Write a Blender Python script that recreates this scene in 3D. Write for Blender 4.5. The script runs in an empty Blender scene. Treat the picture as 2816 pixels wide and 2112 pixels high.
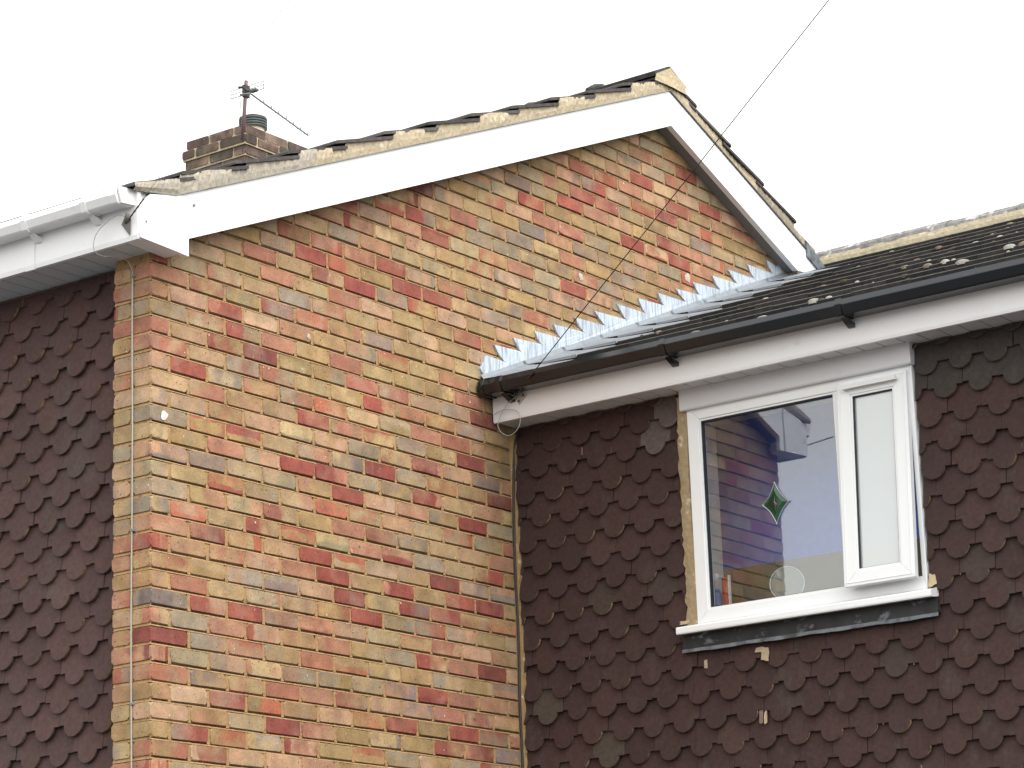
import bpy, math, random
from mathutils import Vector, Matrix

# ------------------------------------------------------------------ scene, camera, light
S = bpy.context.scene
COL = S.collection
rnd = random.Random(11)

cam_d = bpy.data.cameras.new("camera")
cam = bpy.data.objects.new("camera", cam_d)
COL.objects.link(cam)
RT = (0.8035, 0.5944, -0.0340)
UP = (0.1802, -0.1883, 0.9654)
FW = (-0.5674, 0.7818, 0.2584)
cam.matrix_world = Matrix(((RT[0], UP[0], -FW[0], 7.3284),
                           (RT[1], UP[1], -FW[1], -7.6190),
                           (RT[2], UP[2], -FW[2], 1.6002),
                           (0, 0, 0, 1)))
cam_d.sensor_fit = 'HORIZONTAL'
cam_d.sensor_width = 36.0
cam_d.lens = 36.0 * 7397.705 / 2816.0
cam_d.clip_start = 0.1
cam_d.clip_end = 2000
S.camera = cam

SUN_EL, SUN_AZ = math.radians(60), math.radians(100)      # azimuth clockwise from +Y
W = bpy.data.worlds.new("World"); S.world = W; W.use_nodes = True
wn, wl = W.node_tree.nodes, W.node_tree.links
wn.clear()
w_out = wn.new("ShaderNodeOutputWorld"); w_bg = wn.new("ShaderNodeBackground")
w_sky = wn.new("ShaderNodeTexSky"); w_sky.sky_type = 'NISHITA'
w_sky.sun_disc = False; w_sky.sun_elevation = SUN_EL; w_sky.sun_rotation = SUN_AZ
w_sky.air_density = 4.5; w_sky.dust_density = 2.0; w_sky.ozone_density = 1.0
w_hs = wn.new("ShaderNodeHueSaturation"); w_hs.inputs['Saturation'].default_value = 0.08
w_bg.inputs['Strength'].default_value = 0.15
wl.new(w_sky.outputs[0], w_hs.inputs['Color']); wl.new(w_hs.outputs[0], w_bg.inputs[0]); wl.new(w_bg.outputs[0], w_out.inputs[0])

sun_d = bpy.data.lights.new("sun", 'SUN'); sun = bpy.data.objects.new("sun", sun_d); COL.objects.link(sun)
sun_d.energy = 0.6; sun_d.angle = math.radians(30); sun_d.color = (1.0, 0.98, 0.95)
sdir = Vector((math.sin(SUN_AZ) * math.cos(SUN_EL), math.cos(SUN_AZ) * math.cos(SUN_EL), math.sin(SUN_EL)))
sun.rotation_euler = sdir.to_track_quat('Z', 'Y').to_euler()
sun.location = (12, -4, 14)

S.view_settings.view_transform = 'Standard'; S.view_settings.look = 'None'
S.view_settings.gamma = 1.0; S.view_settings.exposure = 1.26
S.render.engine = 'CYCLES'
S.cycles.max_bounces = 8

# ------------------------------------------------------------------ helpers
def lin(r, g, b, k=1.0):
    f = lambda c: ((c / 255 + 0.055) / 1.055) ** 2.4 if c / 255 > 0.04045 else c / 255 / 12.92
    return (f(r) * k, f(g) * k, f(b) * k, 1.0)

class MB:
    def __init__(s):
        s.v = []; s.f = []; s.m = []; s.a = {}; s.uv = []; s.cur = 0
        s.at = dict(col=(1, 1, 1, 1)); s.sm = []; s.smooth = False
    def face(s, pts, uv=None):
        b = len(s.v); s.v.extend([tuple(p) for p in pts]); s.idx(range(b, b + len(pts)), uv)
    def idx(s, ids, uv=None):
        s.f.append(tuple(ids)); s.m.append(s.cur); s.uv.append(uv); s.sm.append(s.smooth)
        for k, c in s.at.items(): s.a.setdefault(k, {})[len(s.f) - 1] = c
    def box(s, x0, x1, y0, y1, z0, z1):
        s.hexa([(x0, y0, z0), (x1, y0, z0), (x1, y1, z0), (x0, y1, z0), (x0, y0, z1), (x1, y0, z1), (x1, y1, z1), (x0, y1, z1)])
    def hexa(s, p):
        b = len(s.v); s.v.extend([tuple(q) for q in p])
        for q in ((0, 3, 2, 1), (4, 5, 6, 7), (0, 1, 5, 4), (1, 2, 6, 5), (2, 3, 7, 6), (3, 0, 4, 7)):
            s.idx([b + i for i in q])
    def prism(s, poly, fn, d0, d1, caps=True):
        """poly = 2D outline, fn(u, v, d) -> point; extruded from d0 to d1"""
        n = len(poly); b = len(s.v)
        s.v.extend([tuple(fn(u, v, d0)) for u, v in poly]); s.v.extend([tuple(fn(u, v, d1)) for u, v in poly])
        if caps:
            s.idx([b + i for i in range(n)]); s.idx([b + n + i for i in reversed(range(n))])
        for i in range(n):
            j = (i + 1) % n; s.idx([b + i, b + n + i, b + n + j, b + j])
    def tube(s, pts, r, n=8, caps=True):
        pts = [Vector(p) for p in pts]; b = len(s.v); k = len(pts)
        rr = r if isinstance(r, (list, tuple)) else [r] * k
        prev = None
        for i, p in enumerate(pts):
            t = (pts[min(i + 1, k - 1)] - pts[max(i - 1, 0)]).normalized()
            if prev is None: a = t.orthogonal().normalized()
            else: a = (prev - t * prev.dot(t)).normalized()
            prev = a; c = t.cross(a)
            for j in range(n):
                w = 2 * math.pi * j / n; s.v.append(tuple(p + (a * math.cos(w) + c * math.sin(w)) * rr[i]))
        o = s.smooth; s.smooth = True
        for i in range(k - 1):
            for j in range(n):
                j2 = (j + 1) % n; s.idx([b + i * n + j, b + i * n + j2, b + (i + 1) * n + j2, b + (i + 1) * n + j])
        s.smooth = o
        if caps:
            s.idx([b + j for j in reversed(range(n))]); s.idx([b + (k - 1) * n + j for j in range(n)])
    def lathe(s, prof, c, n=24, cap=True):
        b = len(s.v); k = len(prof)
        for r, z in prof:
            for j in range(n):
                w = 2 * math.pi * j / n; s.v.append((c[0] + r * math.cos(w), c[1] + r * math.sin(w), c[2] + z))
        o = s.smooth; s.smooth = True
        for i in range(k - 1):
            for j in range(n):
                j2 = (j + 1) % n; s.idx([b + i * n + j, b + i * n + j2, b + (i + 1) * n + j2, b + (i + 1) * n + j])
        s.smooth = o
        if cap:
            s.idx([b + j for j in reversed(range(n))]); s.idx([b + (k - 1) * n + j for j in range(n)])
    def build(s, name, mats, parent=None, bevel=0):
        me = bpy.data.meshes.new(name); me.from_pydata(s.v, [], s.f)
        if not isinstance(mats, (list, tuple)): mats = [mats]
        for m in mats: me.materials.append(m)
        me.polygons.foreach_set('material_index', s.m)
        me.polygons.foreach_set('use_smooth', s.sm)
        for k, d in s.a.items():
            at = me.attributes.new(k, 'FLOAT_COLOR', 'FACE')
            fl = []
            for i in range(len(s.f)): fl.extend(d.get(i, (1, 1, 1, 1)))
            at.data.foreach_set('color', fl)
        if any(u is not None for u in s.uv):
            L = me.uv_layers.new(name='UVMap'); fl = []
            for f, u in zip(s.f, s.uv):
                for i in range(len(f)): fl.extend(u[i] if u else (0, 0))
            L.data.foreach_set('uv', fl)
        me.update()
        o = bpy.data.objects.new(name, me); COL.objects.link(o)
        if parent: o.parent = parent
        if bevel:
            b = o.modifiers.new('bevel', 'BEVEL'); b.width = bevel; b.segments = 2; b.limit_method = 'ANGLE'
        return o

def thing(name, label, cat, group=None):
    o = bpy.data.objects.new(name, None); COL.objects.link(o); o.empty_display_size = 0.2
    o['label'] = label; o['category'] = cat
    if group: o['group'] = group
    return o
def tag(o, label, cat, group=None):
    o['label'] = label; o['category'] = cat
    if group: o['group'] = group
    return o

# ------------------------------------------------------------------ materials
def mat(name, base, rough=0.6, metal=0.0, noise=None, bump=None, attr=None, spec=0.5, layers=()):
    """noise=(scale, amount); bump=(scale, strength, distance); layers=[(scale, lo, hi, colour, stretch)] worn / dirty patches"""
    m = bpy.data.materials.new(name); m.use_nodes = True
    nt = m.node_tree; N, L = nt.nodes, nt.links
    p = N['Principled BSDF']; p.inputs['Roughness'].default_value = rough; p.inputs['Metallic'].default_value = metal
    p.inputs['Specular IOR Level'].default_value = spec
    tc = N.new('ShaderNodeTexCoord')
    if attr:
        a = N.new('ShaderNodeAttribute'); a.attribute_name = attr; cur = a.outputs['Color']
    else:
        c = N.new('ShaderNodeRGB'); c.outputs[0].default_value = base; cur = c.outputs[0]
    for (sc, lo, hi, colr, st) in layers:
        mp = N.new('ShaderNodeMapping'); mp.inputs['Scale'].default_value = st; L.new(tc.outputs['Object'], mp.inputs[0])
        n = N.new('ShaderNodeTexNoise'); n.inputs['Scale'].default_value = sc; n.inputs['Detail'].default_value = 6; n.inputs['Roughness'].default_value = 0.65
        L.new(mp.outputs[0], n.inputs['Vector'])
        r = N.new('ShaderNodeMapRange'); r.inputs['From Min'].default_value = lo; r.inputs['From Max'].default_value = hi
        L.new(n.outputs['Fac'], r.inputs['Value'])
        x = N.new('ShaderNodeMix'); x.data_type = 'RGBA'; L.new(r.outputs[0], x.inputs[0]); L.new(cur, x.inputs[6]); x.inputs[7].default_value = colr
        cur = x.outputs[2]
    if noise:
        n = N.new('ShaderNodeTexNoise'); n.inputs['Scale'].default_value = noise[0]; n.inputs['Detail'].default_value = 8
        L.new(tc.outputs['Object'], n.inputs['Vector'])
        r = N.new('ShaderNodeMapRange'); r.inputs['From Min'].default_value = 0.25; r.inputs['From Max'].default_value = 0.75
        r.inputs['To Min'].default_value = 1 - noise[1]; r.inputs['To Max'].default_value = 1 + noise[1]; L.new(n.outputs['Fac'], r.inputs['Value'])
        h = N.new('ShaderNodeHueSaturation'); L.new(r.outputs[0], h.inputs['Value']); L.new(cur, h.inputs['Color']); cur = h.outputs[0]
    L.new(cur, p.inputs['Base Color'])
    if bump:
        n = N.new('ShaderNodeTexNoise'); n.inputs['Scale'].default_value = bump[0]; n.inputs['Detail'].default_value = 6
        L.new(tc.outputs['Object'], n.inputs['Vector'])
        b = N.new('ShaderNodeBump'); b.inputs['Strength'].default_value = bump[1]; b.inputs['Distance'].default_value = bump[2]
        L.new(n.outputs['Fac'], b.inputs['Height']); L.new(b.outputs[0], p.inputs['Normal'])
    return m

def brick_material():
    m = bpy.data.materials.new('brick'); m.use_nodes = True
    nt = m.node_tree; N, L = nt.nodes, nt.links
    p = N['Principled BSDF']; p.inputs['Roughness'].default_value = 0.85; p.inputs['Specular IOR Level'].default_value = 0.2
    def at(n):
        a = N.new('ShaderNodeAttribute'); a.attribute_name = n; return a
    def math_(op, a, b=None):
        q = N.new('ShaderNodeMath'); q.operation = op
        for i, v in enumerate((a, b)):
            if v is None: continue
            if isinstance(v, (int, float)): q.inputs[i].default_value = v
            else: L.new(v, q.inputs[i])
        return q.outputs[0]
    ca, cb, pr = at('ca'), at('cb'), at('pr')
    sp = N.new('ShaderNodeSeparateColor'); L.new(pr.outputs['Color'], sp.inputs[0])   # edge, softness, seed
    off = N.new('ShaderNodeVectorMath'); off.operation = 'SCALE'; L.new(sp.outputs[2], off.inputs['Scale']); off.inputs[0].default_value = (31, 47, 23)
    uv = N.new('ShaderNodeUVMap'); uv.uv_map = 'UVMap'
    su = N.new('ShaderNodeSeparateXYZ'); L.new(uv.outputs[0], su.inputs[0])
    tc = N.new('ShaderNodeTexCoord')
    def noise(scale, det, stretch=(1, 1, 1)):
        ad = N.new('ShaderNodeVectorMath'); ad.operation = 'ADD'; L.new(tc.outputs['Object'], ad.inputs[0]); L.new(off.outputs[0], ad.inputs[1])
        mp = N.new('ShaderNodeMapping'); mp.inputs['Scale'].default_value = stretch; L.new(ad.outputs[0], mp.inputs[0])
        n = N.new('ShaderNodeTexNoise'); n.inputs['Scale'].default_value = scale; n.inputs['Detail'].default_value = det
        L.new(mp.outputs[0], n.inputs['Vector']); return n.outputs['Fac']
    n1 = noise(14, 4)
    w = math_('ADD', su.outputs[0], math_('MULTIPLY', math_('SUBTRACT', n1, 0.5), 0.55))
    d = math_('DIVIDE', math_('SUBTRACT', sp.outputs[0], w), math_('ADD', sp.outputs[1], 0.02))
    msk = N.new('ShaderNodeClamp'); L.new(math_('ADD', d, 0.5), msk.inputs[0])
    mx = N.new('ShaderNodeMix'); mx.data_type = 'RGBA'; L.new(msk.outputs[0], mx.inputs[0]); L.new(ca.outputs['Color'], mx.inputs[6]); L.new(cb.outputs['Color'], mx.inputs[7])
    cur = mx.outputs[2]
    mo = noise(11, 3)
    r = N.new('ShaderNodeMapRange'); r.inputs['From Min'].default_value = 0.40; r.inputs['From Max'].default_value = 0.66; r.inputs['To Max'].default_value = 0.70; L.new(mo, r.inputs[0])
    mx1 = N.new('ShaderNodeMix'); mx1.data_type = 'RGBA'; L.new(r.outputs[0], mx1.inputs[0]); L.new(cur, mx1.inputs[6]); L.new(cb.outputs['Color'], mx1.inputs[7])
    cur = mx1.outputs[2]
    # vertical drag marks in the face of a brick
    st = noise(9, 3, (1, 6, 0.7))
    r = N.new('ShaderNodeMapRange'); r.inputs['From Min'].default_value = 0.55; r.inputs['From Max'].default_value = 0.75; r.inputs['To Max'].default_value = 0.30
    L.new(st, r.inputs[0])
    mx2 = N.new('ShaderNodeMix'); mx2.data_type = 'RGBA'; L.new(r.outputs[0], mx2.inputs[0]); L.new(cur, mx2.inputs[6]); mx2.inputs[7].default_value = lin(165, 105, 80, .9)
    cur = mx2.outputs[2]
    va = noise(13, 5)
    r = N.new('ShaderNodeMapRange'); r.inputs['From Min'].default_value = 0.30; r.inputs['From Max'].default_value = 0.70; r.inputs['To Min'].default_value = 0.80; r.inputs['To Max'].default_value = 1.20; L.new(va, r.inputs[0])
    hv = N.new('ShaderNodeHueSaturation'); L.new(r.outputs[0], hv.inputs['Value']); L.new(cur, hv.inputs['Color']); cur = hv.outputs[0]
    # smoky brown staining
    sm = noise(10, 6, (1, 1, 2.2))
    r = N.new('ShaderNodeMapRange'); r.inputs['From Min'].default_value = 0.60; r.inputs['From Max'].default_value = 0.78; r.inputs['To Max'].default_value = 0.5; L.new(sm, r.inputs[0])
    mz = N.new('ShaderNodeMix'); mz.data_type = 'RGBA'; L.new(r.outputs[0], mz.inputs[0]); L.new(cur, mz.inputs[6]); mz.inputs[7].default_value = lin(128, 98, 72, .8)
    cur = mz.outputs[2]
    # grey bloom
    gb = noise(7, 5)
    r = N.new('ShaderNodeMapRange'); r.inputs['From Min'].default_value = 0.55; r.inputs['From Max'].default_value = 0.75; r.inputs['To Max'].default_value = 0.38
    L.new(gb, r.inputs[0])
    mx3 = N.new('ShaderNodeMix'); mx3.data_type = 'RGBA'; L.new(r.outputs[0], mx3.inputs[0]); L.new(cur, mx3.inputs[6]); mx3.inputs[7].default_value = lin(160, 148, 128, .9)
    cur = mx3.outputs[2]
    # pits and soot specks, pale lime specks
    for sc, lo, hi, c in ((95, 0.66, 0.72, lin(70, 55, 45, 1.1)), (38, 0.71, 0.76, lin(90, 75, 60, 1.1)), (60, 0.735, 0.77, lin(225, 215, 200, 1.1))):
        n = noise(sc, 3)
        r = N.new('ShaderNodeMapRange'); r.inputs['From Min'].default_value = lo; r.inputs['From Max'].default_value = hi; L.new(n, r.inputs[0])
        x = N.new('ShaderNodeMix'); x.data_type = 'RGBA'; L.new(r.outputs[0], x.inputs[0]); L.new(cur, x.inputs[6]); x.inputs[7].default_value = c
        cur = x.outputs[2]
    fn = noise(150, 4)
    r = N.new('ShaderNodeMapRange'); r.inputs['From Min'].default_value = 0.3; r.inputs['From Max'].default_value = 0.7; r.inputs['To Min'].default_value = 0.86; r.inputs['To Max'].default_value = 1.14
    L.new(fn, r.inputs[0])
    h = N.new('ShaderNodeHueSaturation'); h.inputs['Saturation'].default_value = 0.89; L.new(r.outputs[0], h.inputs['Value']); L.new(cur, h.inputs['Color'])
    L.new(h.outputs[0], p.inputs['Base Color'])
    b = N.new('ShaderNodeBump'); b.inputs['Strength'].default_value = 0.5; b.inputs['Distance'].default_value = 0.004
    L.new(noise(60, 6), b.inputs['Height']); L.new(b.outputs[0], p.inputs['Normal'])
    return m

def glass_material(name, tint, base_refl, rough=0.0, diffuse=0.0):
    m = bpy.data.materials.new(name); m.use_nodes = True
    nt = m.node_tree; N, L = nt.nodes, nt.links; N.remove(N['Principled BSDF'])
    out = N['Material Output']
    tr = N.new('ShaderNodeBsdfTransparent'); tr.inputs[0].default_value = tint
    gl = N.new('ShaderNodeBsdfGlossy'); gl.inputs['Roughness'].default_value = rough
    fr = N.new('ShaderNodeFresnel'); ge = N.new('ShaderNodeNewGeometry'); io = N.new('ShaderNodeMapRange')
    io.inputs['To Min'].default_value = 1.5; io.inputs['To Max'].default_value = 1 / 1.5      # same reflectance from either side
    L.new(ge.outputs['Backfacing'], io.inputs[0]); L.new(io.outputs[0], fr.inputs[0])
    mp = N.new('ShaderNodeMath'); mp.operation = 'MULTIPLY_ADD'; mp.inputs[1].default_value = 1.0; mp.inputs[2].default_value = base_refl
    L.new(fr.outputs[0], mp.inputs[0])
    mx = N.new('ShaderNodeMixShader'); L.new(mp.outputs[0], mx.inputs[0])
    first = tr.outputs[0]
    if diffuse:
        df = N.new('ShaderNodeBsdfDiffuse'); df.inputs[0].default_value = (0.88, 0.92, 0.91, 1)
        m2 = N.new('ShaderNodeMixShader'); m2.inputs[0].default_value = diffuse; L.new(tr.outputs[0], m2.inputs[1]); L.new(df.outputs[0], m2.inputs[2]); first = m2.outputs[0]
    L.new(first, mx.inputs[1]); L.new(gl.outputs[0], mx.inputs[2]); L.new(mx.outputs[0], out.inputs[0])
    return m

U = (1, 1, 1)
M = {}
M['brick'] = brick_material()
M['mortar'] = mat('joint_mortar', lin(188, 152, 108, 0.72), 0.95, noise=(70, .22), bump=(90, .6, .004), spec=.1,
                  layers=[(22, .54, .70, lin(120, 100, 72, 0.90), U), (60, .62, .70, lin(70, 60, 48, 2.00), U), (9, .60, .75, lin(190, 172, 150, 1.00), U)])
M['soot_shade'] = mat('shaded_sooty_joint', lin(128, 102, 74, 0.72), 0.95, spec=.1, layers=[(26, .34, .52, lin(58, 48, 40, 1.20), U)])  # soot at the top of the joint, with recess shadow painted in
M['bedding'] = mat('verge_mortar', None, 0.95, attr='col', noise=(40, .16), bump=(45, .8, .008), spec=.1,
                   layers=[(14, .60, .72, lin(225, 212, 188, 0.99), U), (30, .66, .74, lin(90, 78, 62, 1.08), U)])
M['upvc'] = mat('white_plastic', (0.83, 0.83, 0.84, 1), 0.32, noise=(5, .02), layers=[(6, .62, .85, (0.62, 0.60, 0.56, 1), (1, 1, 2))])
M['upvc_frame'] = mat('white_window_plastic', (0.80, 0.82, 0.83, 1), 0.25)
M['soffit'] = mat('shaded_soffit_plastic', (0.62, 0.63, 0.65, 1), 0.4, layers=[(8, .6, .9, (0.5, 0.48, 0.45, 1), U)])  # same white plastic darkened, shading under the eaves put into the colour
M['black'] = mat('black_plastic', (0.006, 0.0085, 0.012, 1), 0.16, layers=[(7, .60, .85, (0.022, 0.022, 0.02, 1), (1, 1, 3))], spec=.6)
M['rubber'] = mat('black_gasket', (0.006, 0.006, 0.012, 1), 0.5)
M['tile'] = mat('clay_tile', None, 0.75, attr='col', noise=(55, .22), bump=(120, .4, .002), spec=.25,
                layers=[(4.5, .56, .80, lin(84, 76, 71, 0.81), (1, 1, .5)), (75, .72, .77, lin(150, 140, 125, 0.81), U)])
M['roof_tile'] = mat('concrete_roof_tile', None, 0.9, attr='col', noise=(30, .30), bump=(60, .7, .004), spec=.15,
                     layers=[(10, .58, .72, lin(62, 60, 50, 0.81), U), (45, .70, .75, lin(170, 165, 150, 0.81), U)])
M['ridge'] = mat('ridge_tile', lin(140, 138, 136, 0.81), 0.9, noise=(20, .3), bump=(30, .8, .01), spec=.1,
                 layers=[(12, .55, .65, lin(205, 203, 200, 0.81), U), (25, .6, .7, lin(90, 86, 82, 0.81), U)])
M['lead'] = mat('new_lead', lin(196, 207, 219, 0.86), 0.55, metal=0.0, noise=(6, .06), bump=(14, .5, .006),
                layers=[(9, .50, .60, lin(164, 174, 186, 0.77), (1, 6, .55)), (16, .60, .66, lin(112, 122, 134, 0.72), (1, 7, .5)), (5, .60, .72, lin(225, 232, 238, 0.80), U)])
M['cover_lead'] = mat('dressed_lead', lin(176, 184, 192, .46), 0.6, noise=(8, .12), bump=(16, .5, .006), layers=[(9, .52, .66, lin(140, 152, 166, .5), U)])
M['old_lead'] = mat('weathered_lead', lin(44, 47, 49, 0.62), 0.6, noise=(12, .3), bump=(10, .5, .006),
                    layers=[(9, .52, .64, lin(30, 32, 34, 0.75), (1, 1, 1)), (13, .58, .70, lin(140, 148, 156, 0.62), (1, 1, 1.6))])
M['edge_lead'] = mat('washed_lead_edge', lin(130, 138, 146, 0.68), 0.55, noise=(10, .3), layers=[(14, .5, .65, lin(80, 84, 88, 0.68), U)])
M['plain'] = mat('painted_colours', None, 0.6, attr='col', noise=(30, .06))
M['render'] = mat('plain_house_wall', lin(170, 150, 120, .7), 0.9, noise=(8, .12))
M['paving'] = mat('paving', (0.078, 0.080, 0.084, 1), 0.95, noise=(2.5, .3), layers=[(0.6, .5, .65, (0.12, 0.115, 0.10, 1), U)])
M['glass'] = glass_material('window_glass', (0.93, 0.96, 0.97, 1), 0.085)
M['frosted'] = glass_material('obscured_glass', (0.80, 0.86, 0.86, 1), 0.19, rough=0.06, diffuse=0.42)
M['cable_grey'] = mat('grey_cable', lin(176, 178, 172, 0.90), 0.5)
M['cable_dark'] = mat('dark_cable', lin(44, 42, 40), 0.55)
M['mast'] = mat('painted_mast', lin(108, 80, 86, 0.90), 0.5, noise=(20, .2))
M['alu'] = mat('dull_aluminium', lin(130, 136, 140, 0.84), 0.5, metal=.2)
M['pot'] = mat('cream_pot', lin(222, 212, 204, 0.98), 0.8, noise=(20, .1))
M['cowl'] = mat('grey_cowl', lin(78, 86, 88, 0.84), 0.55, noise=(20, .15))
M['emerald'] = mat('green_glass', (0.002, 0.028, 0.006, 1), 0.05)
M['emerald_bevel'] = mat('green_bevel', (0.012, 0.085, 0.04, 1), 0.03)
M['silver'] = mat('silver_lead_came', lin(190, 192, 190), 0.25, metal=.8)

# ------------------------------------------------------------------ bricks
PAL = dict(
    y=[(198, 163, 108), (190, 153, 95), (204, 172, 118), (186, 149, 92), (180, 148, 96), (200, 168, 116)],
    p=[(206, 156, 114), (198, 146, 106), (206, 160, 120), (208, 166, 128)],
    g=[(178, 158, 126), (168, 148, 120), (186, 162, 122), (174, 154, 130)],
    m=[(154, 130, 116), (146, 126, 118), (166, 138, 118)],
    s=[(192, 124, 92), (184, 114, 84), (196, 134, 100)],
    r=[(174, 80, 60), (166, 74, 58), (180, 90, 66)],
    d=[(152, 74, 60), (146, 74, 64)],
    o=[(194, 102, 66), (188, 98, 64)],
    b=[(104, 92, 80), (112, 98, 84), (92, 82, 76), (112, 90, 82)])
BK = 0.635
def pick(t):
    c = rnd.choice(PAL[t]); j = rnd.uniform(.93, 1.07)
    return lin(min(255, c[0] * j), min(255, c[1] * j * rnd.uniform(.98, 1.02)), min(255, c[2] * j * rnd.uniform(.96, 1.04)), BK)
REDS = {(24,4):'r',(19,2):'r',(17,3):'r',(15,1):'r',(11,4):'r',(10,5):'r',(23,3):'s',(19,4):'s',(10,4):'s',(14,4):'s',(17,0):'s',(6,4):'r',(5,5):'r',(4,5):'d',(2,2):'r',(-3,2):'r',(-4,3):'r',(3,6):'r',(6,1):'d',(0,0):'d',(-5,2):'o',(9,5):'o',(5,3):'s',(5,4):'s',(-7,0):'s',(5,0):'s',(34,13):'r',(38,16):'r',(35,15):'r',(33,16):'r',(34,17):'r',(28,13):'r',(23,6):'r',(24,7):'r',(24,8):'r',(31,8):'d',(40,18):'r',(37,13):'s',(35,14):'s',(37,14):'s',(28,8):'s',(29,14):'s',(25,5):'s',(12,6):'r',(11,8):'r',(10,9):'r',(13,8):'d',(14,9):'d',(12,10):'d',(17,10):'d',(10,7):'s',(15,8):'s',(15,9):'s',(22,9):'s',(18,9):'s',(25,12):'s',(5,7):'r',(5,9):'r',(4,8):'r',(-1,8):'r',(-3,7):'r',(-3,9):'r',(6,8):'d',(5,10):'d',(1,10):'d',(-4,9):'d',(-5,6):'o',(0,5):'o',(1,9):'s',(-2,8):'s',(-1,9):'s',(4,9):'s',(38,19):'r',(33,18):'r',(36,17):'r',(34,18):'s',(35,22):'s'}
def style(key=None, brown=False):
    if brown:
        a, b = pick('b'), pick(rnd.choice('bbm'))
    else:
        t = REDS.get(key)
        if t is None:
            known = key is not None and -9 <= key[0] <= 42
            t = rnd.choices('ypgmsrd', (44, 26, 18, 4, 8, 0 if known else 5, 0 if known else 2))[0]
        a = pick(t)
        if t == 'm' and rnd.random() < .5: a = pick('p')
        if t in 'rd': b = pick(rnd.choice('rrds'))
        elif t == 'o': b = pick('y')
        elif t == 's': b = pick(rnd.choice('rspy'))
        else: b = pick(rnd.choices('roygpms', (11, 11, 32, 22, 14, 7, 12))[0])
    q = rnd.random()
    edge = rnd.choice((rnd.uniform(.06, .22), rnd.uniform(.1, .35), rnd.uniform(.4, .65), -.6))
    soft = rnd.choice((.03, .06, .2, .5))
    return dict(ca=a, cb=b, pr=(edge, soft, rnd.random(), 1)), rnd.choice((0, 0, 0, 1, 1, 1, 2, 3))

def brick(mb, org, eu, ev, en, u0, u1, v0, v1, st, depth=.009, proud=0.0, cham=(.006, .006, .006, .006)):
    """one brick face: octagonal, slightly irregular front and sloping arrises. org + u*eu + v*ev + n*en"""
    mb.at, mode = dict(st[0]), st[1]
    j = lambda a: rnd.uniform(-a, a)
    w, h = u1 - u0, v1 - v0
    i = .0035
    def P(u, v, n): return tuple(org[k] + eu[k] * u + ev[k] * v + en[k] * n for k in range(3))
    def ring(ins, ch, jj):
        a, b, c, d = u0 + ins, u1 - ins, v0 + ins, v1 - ins
        q = [rnd.uniform(.5, 1.5) * ch for _ in range(4)]
        pts = [(a + q[0], c), (b - q[1], c), (b, c + q[1]), (b, d - q[2]), (b - q[2], d), (a + q[3], d), (a, d - q[3]), (a, c + q[0])]
        return [(x + j(jj), y + j(jj)) for x, y in pts]
    back = ring(0, .007, 0); front = ring(i, .0100, .0020)
    pr_ = proud + j(.0012)
    tl = j(.0012)
    B = len(mb.v)
    mb.v.extend([P(u, v, -depth) for u, v in back]); mb.v.extend([P(u, v, pr_ + tl * (u - u0) / w) for u, v in front])
    def UV(u, v):
        a, b = (u - u0) / w, (v - v0) / h
        return ((a, b), (1 - a, b), (b, a), (1 - b, a))[mode]
    mb.idx([B + 8 + k for k in range(8)], [UV(*p) for p in front])
    for k in range(8):
        k2 = (k + 1) % 8
        mb.idx([B + k, B + k2, B + 8 + k2, B + 8 + k], [UV(*back[k]), UV(*back[k2]), UV(*front[k2]), UV(*front[k])])

ZC = 3.44                      # middle of course 0
BARGE = lambda y: (5.0325 + .4115 * y) if y < 3.88 else (5.0325 + .4115 * (7.76 - y))      # lower edge of the bargeboard
ROOF = lambda y: 4.885 + .405 * (y - 2.252)                                            # extension roof plane

house = thing('brick_house', 'two storey gabled house with multicoloured brick side wall, white bargeboards and brown tiled front', 'house')

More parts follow.
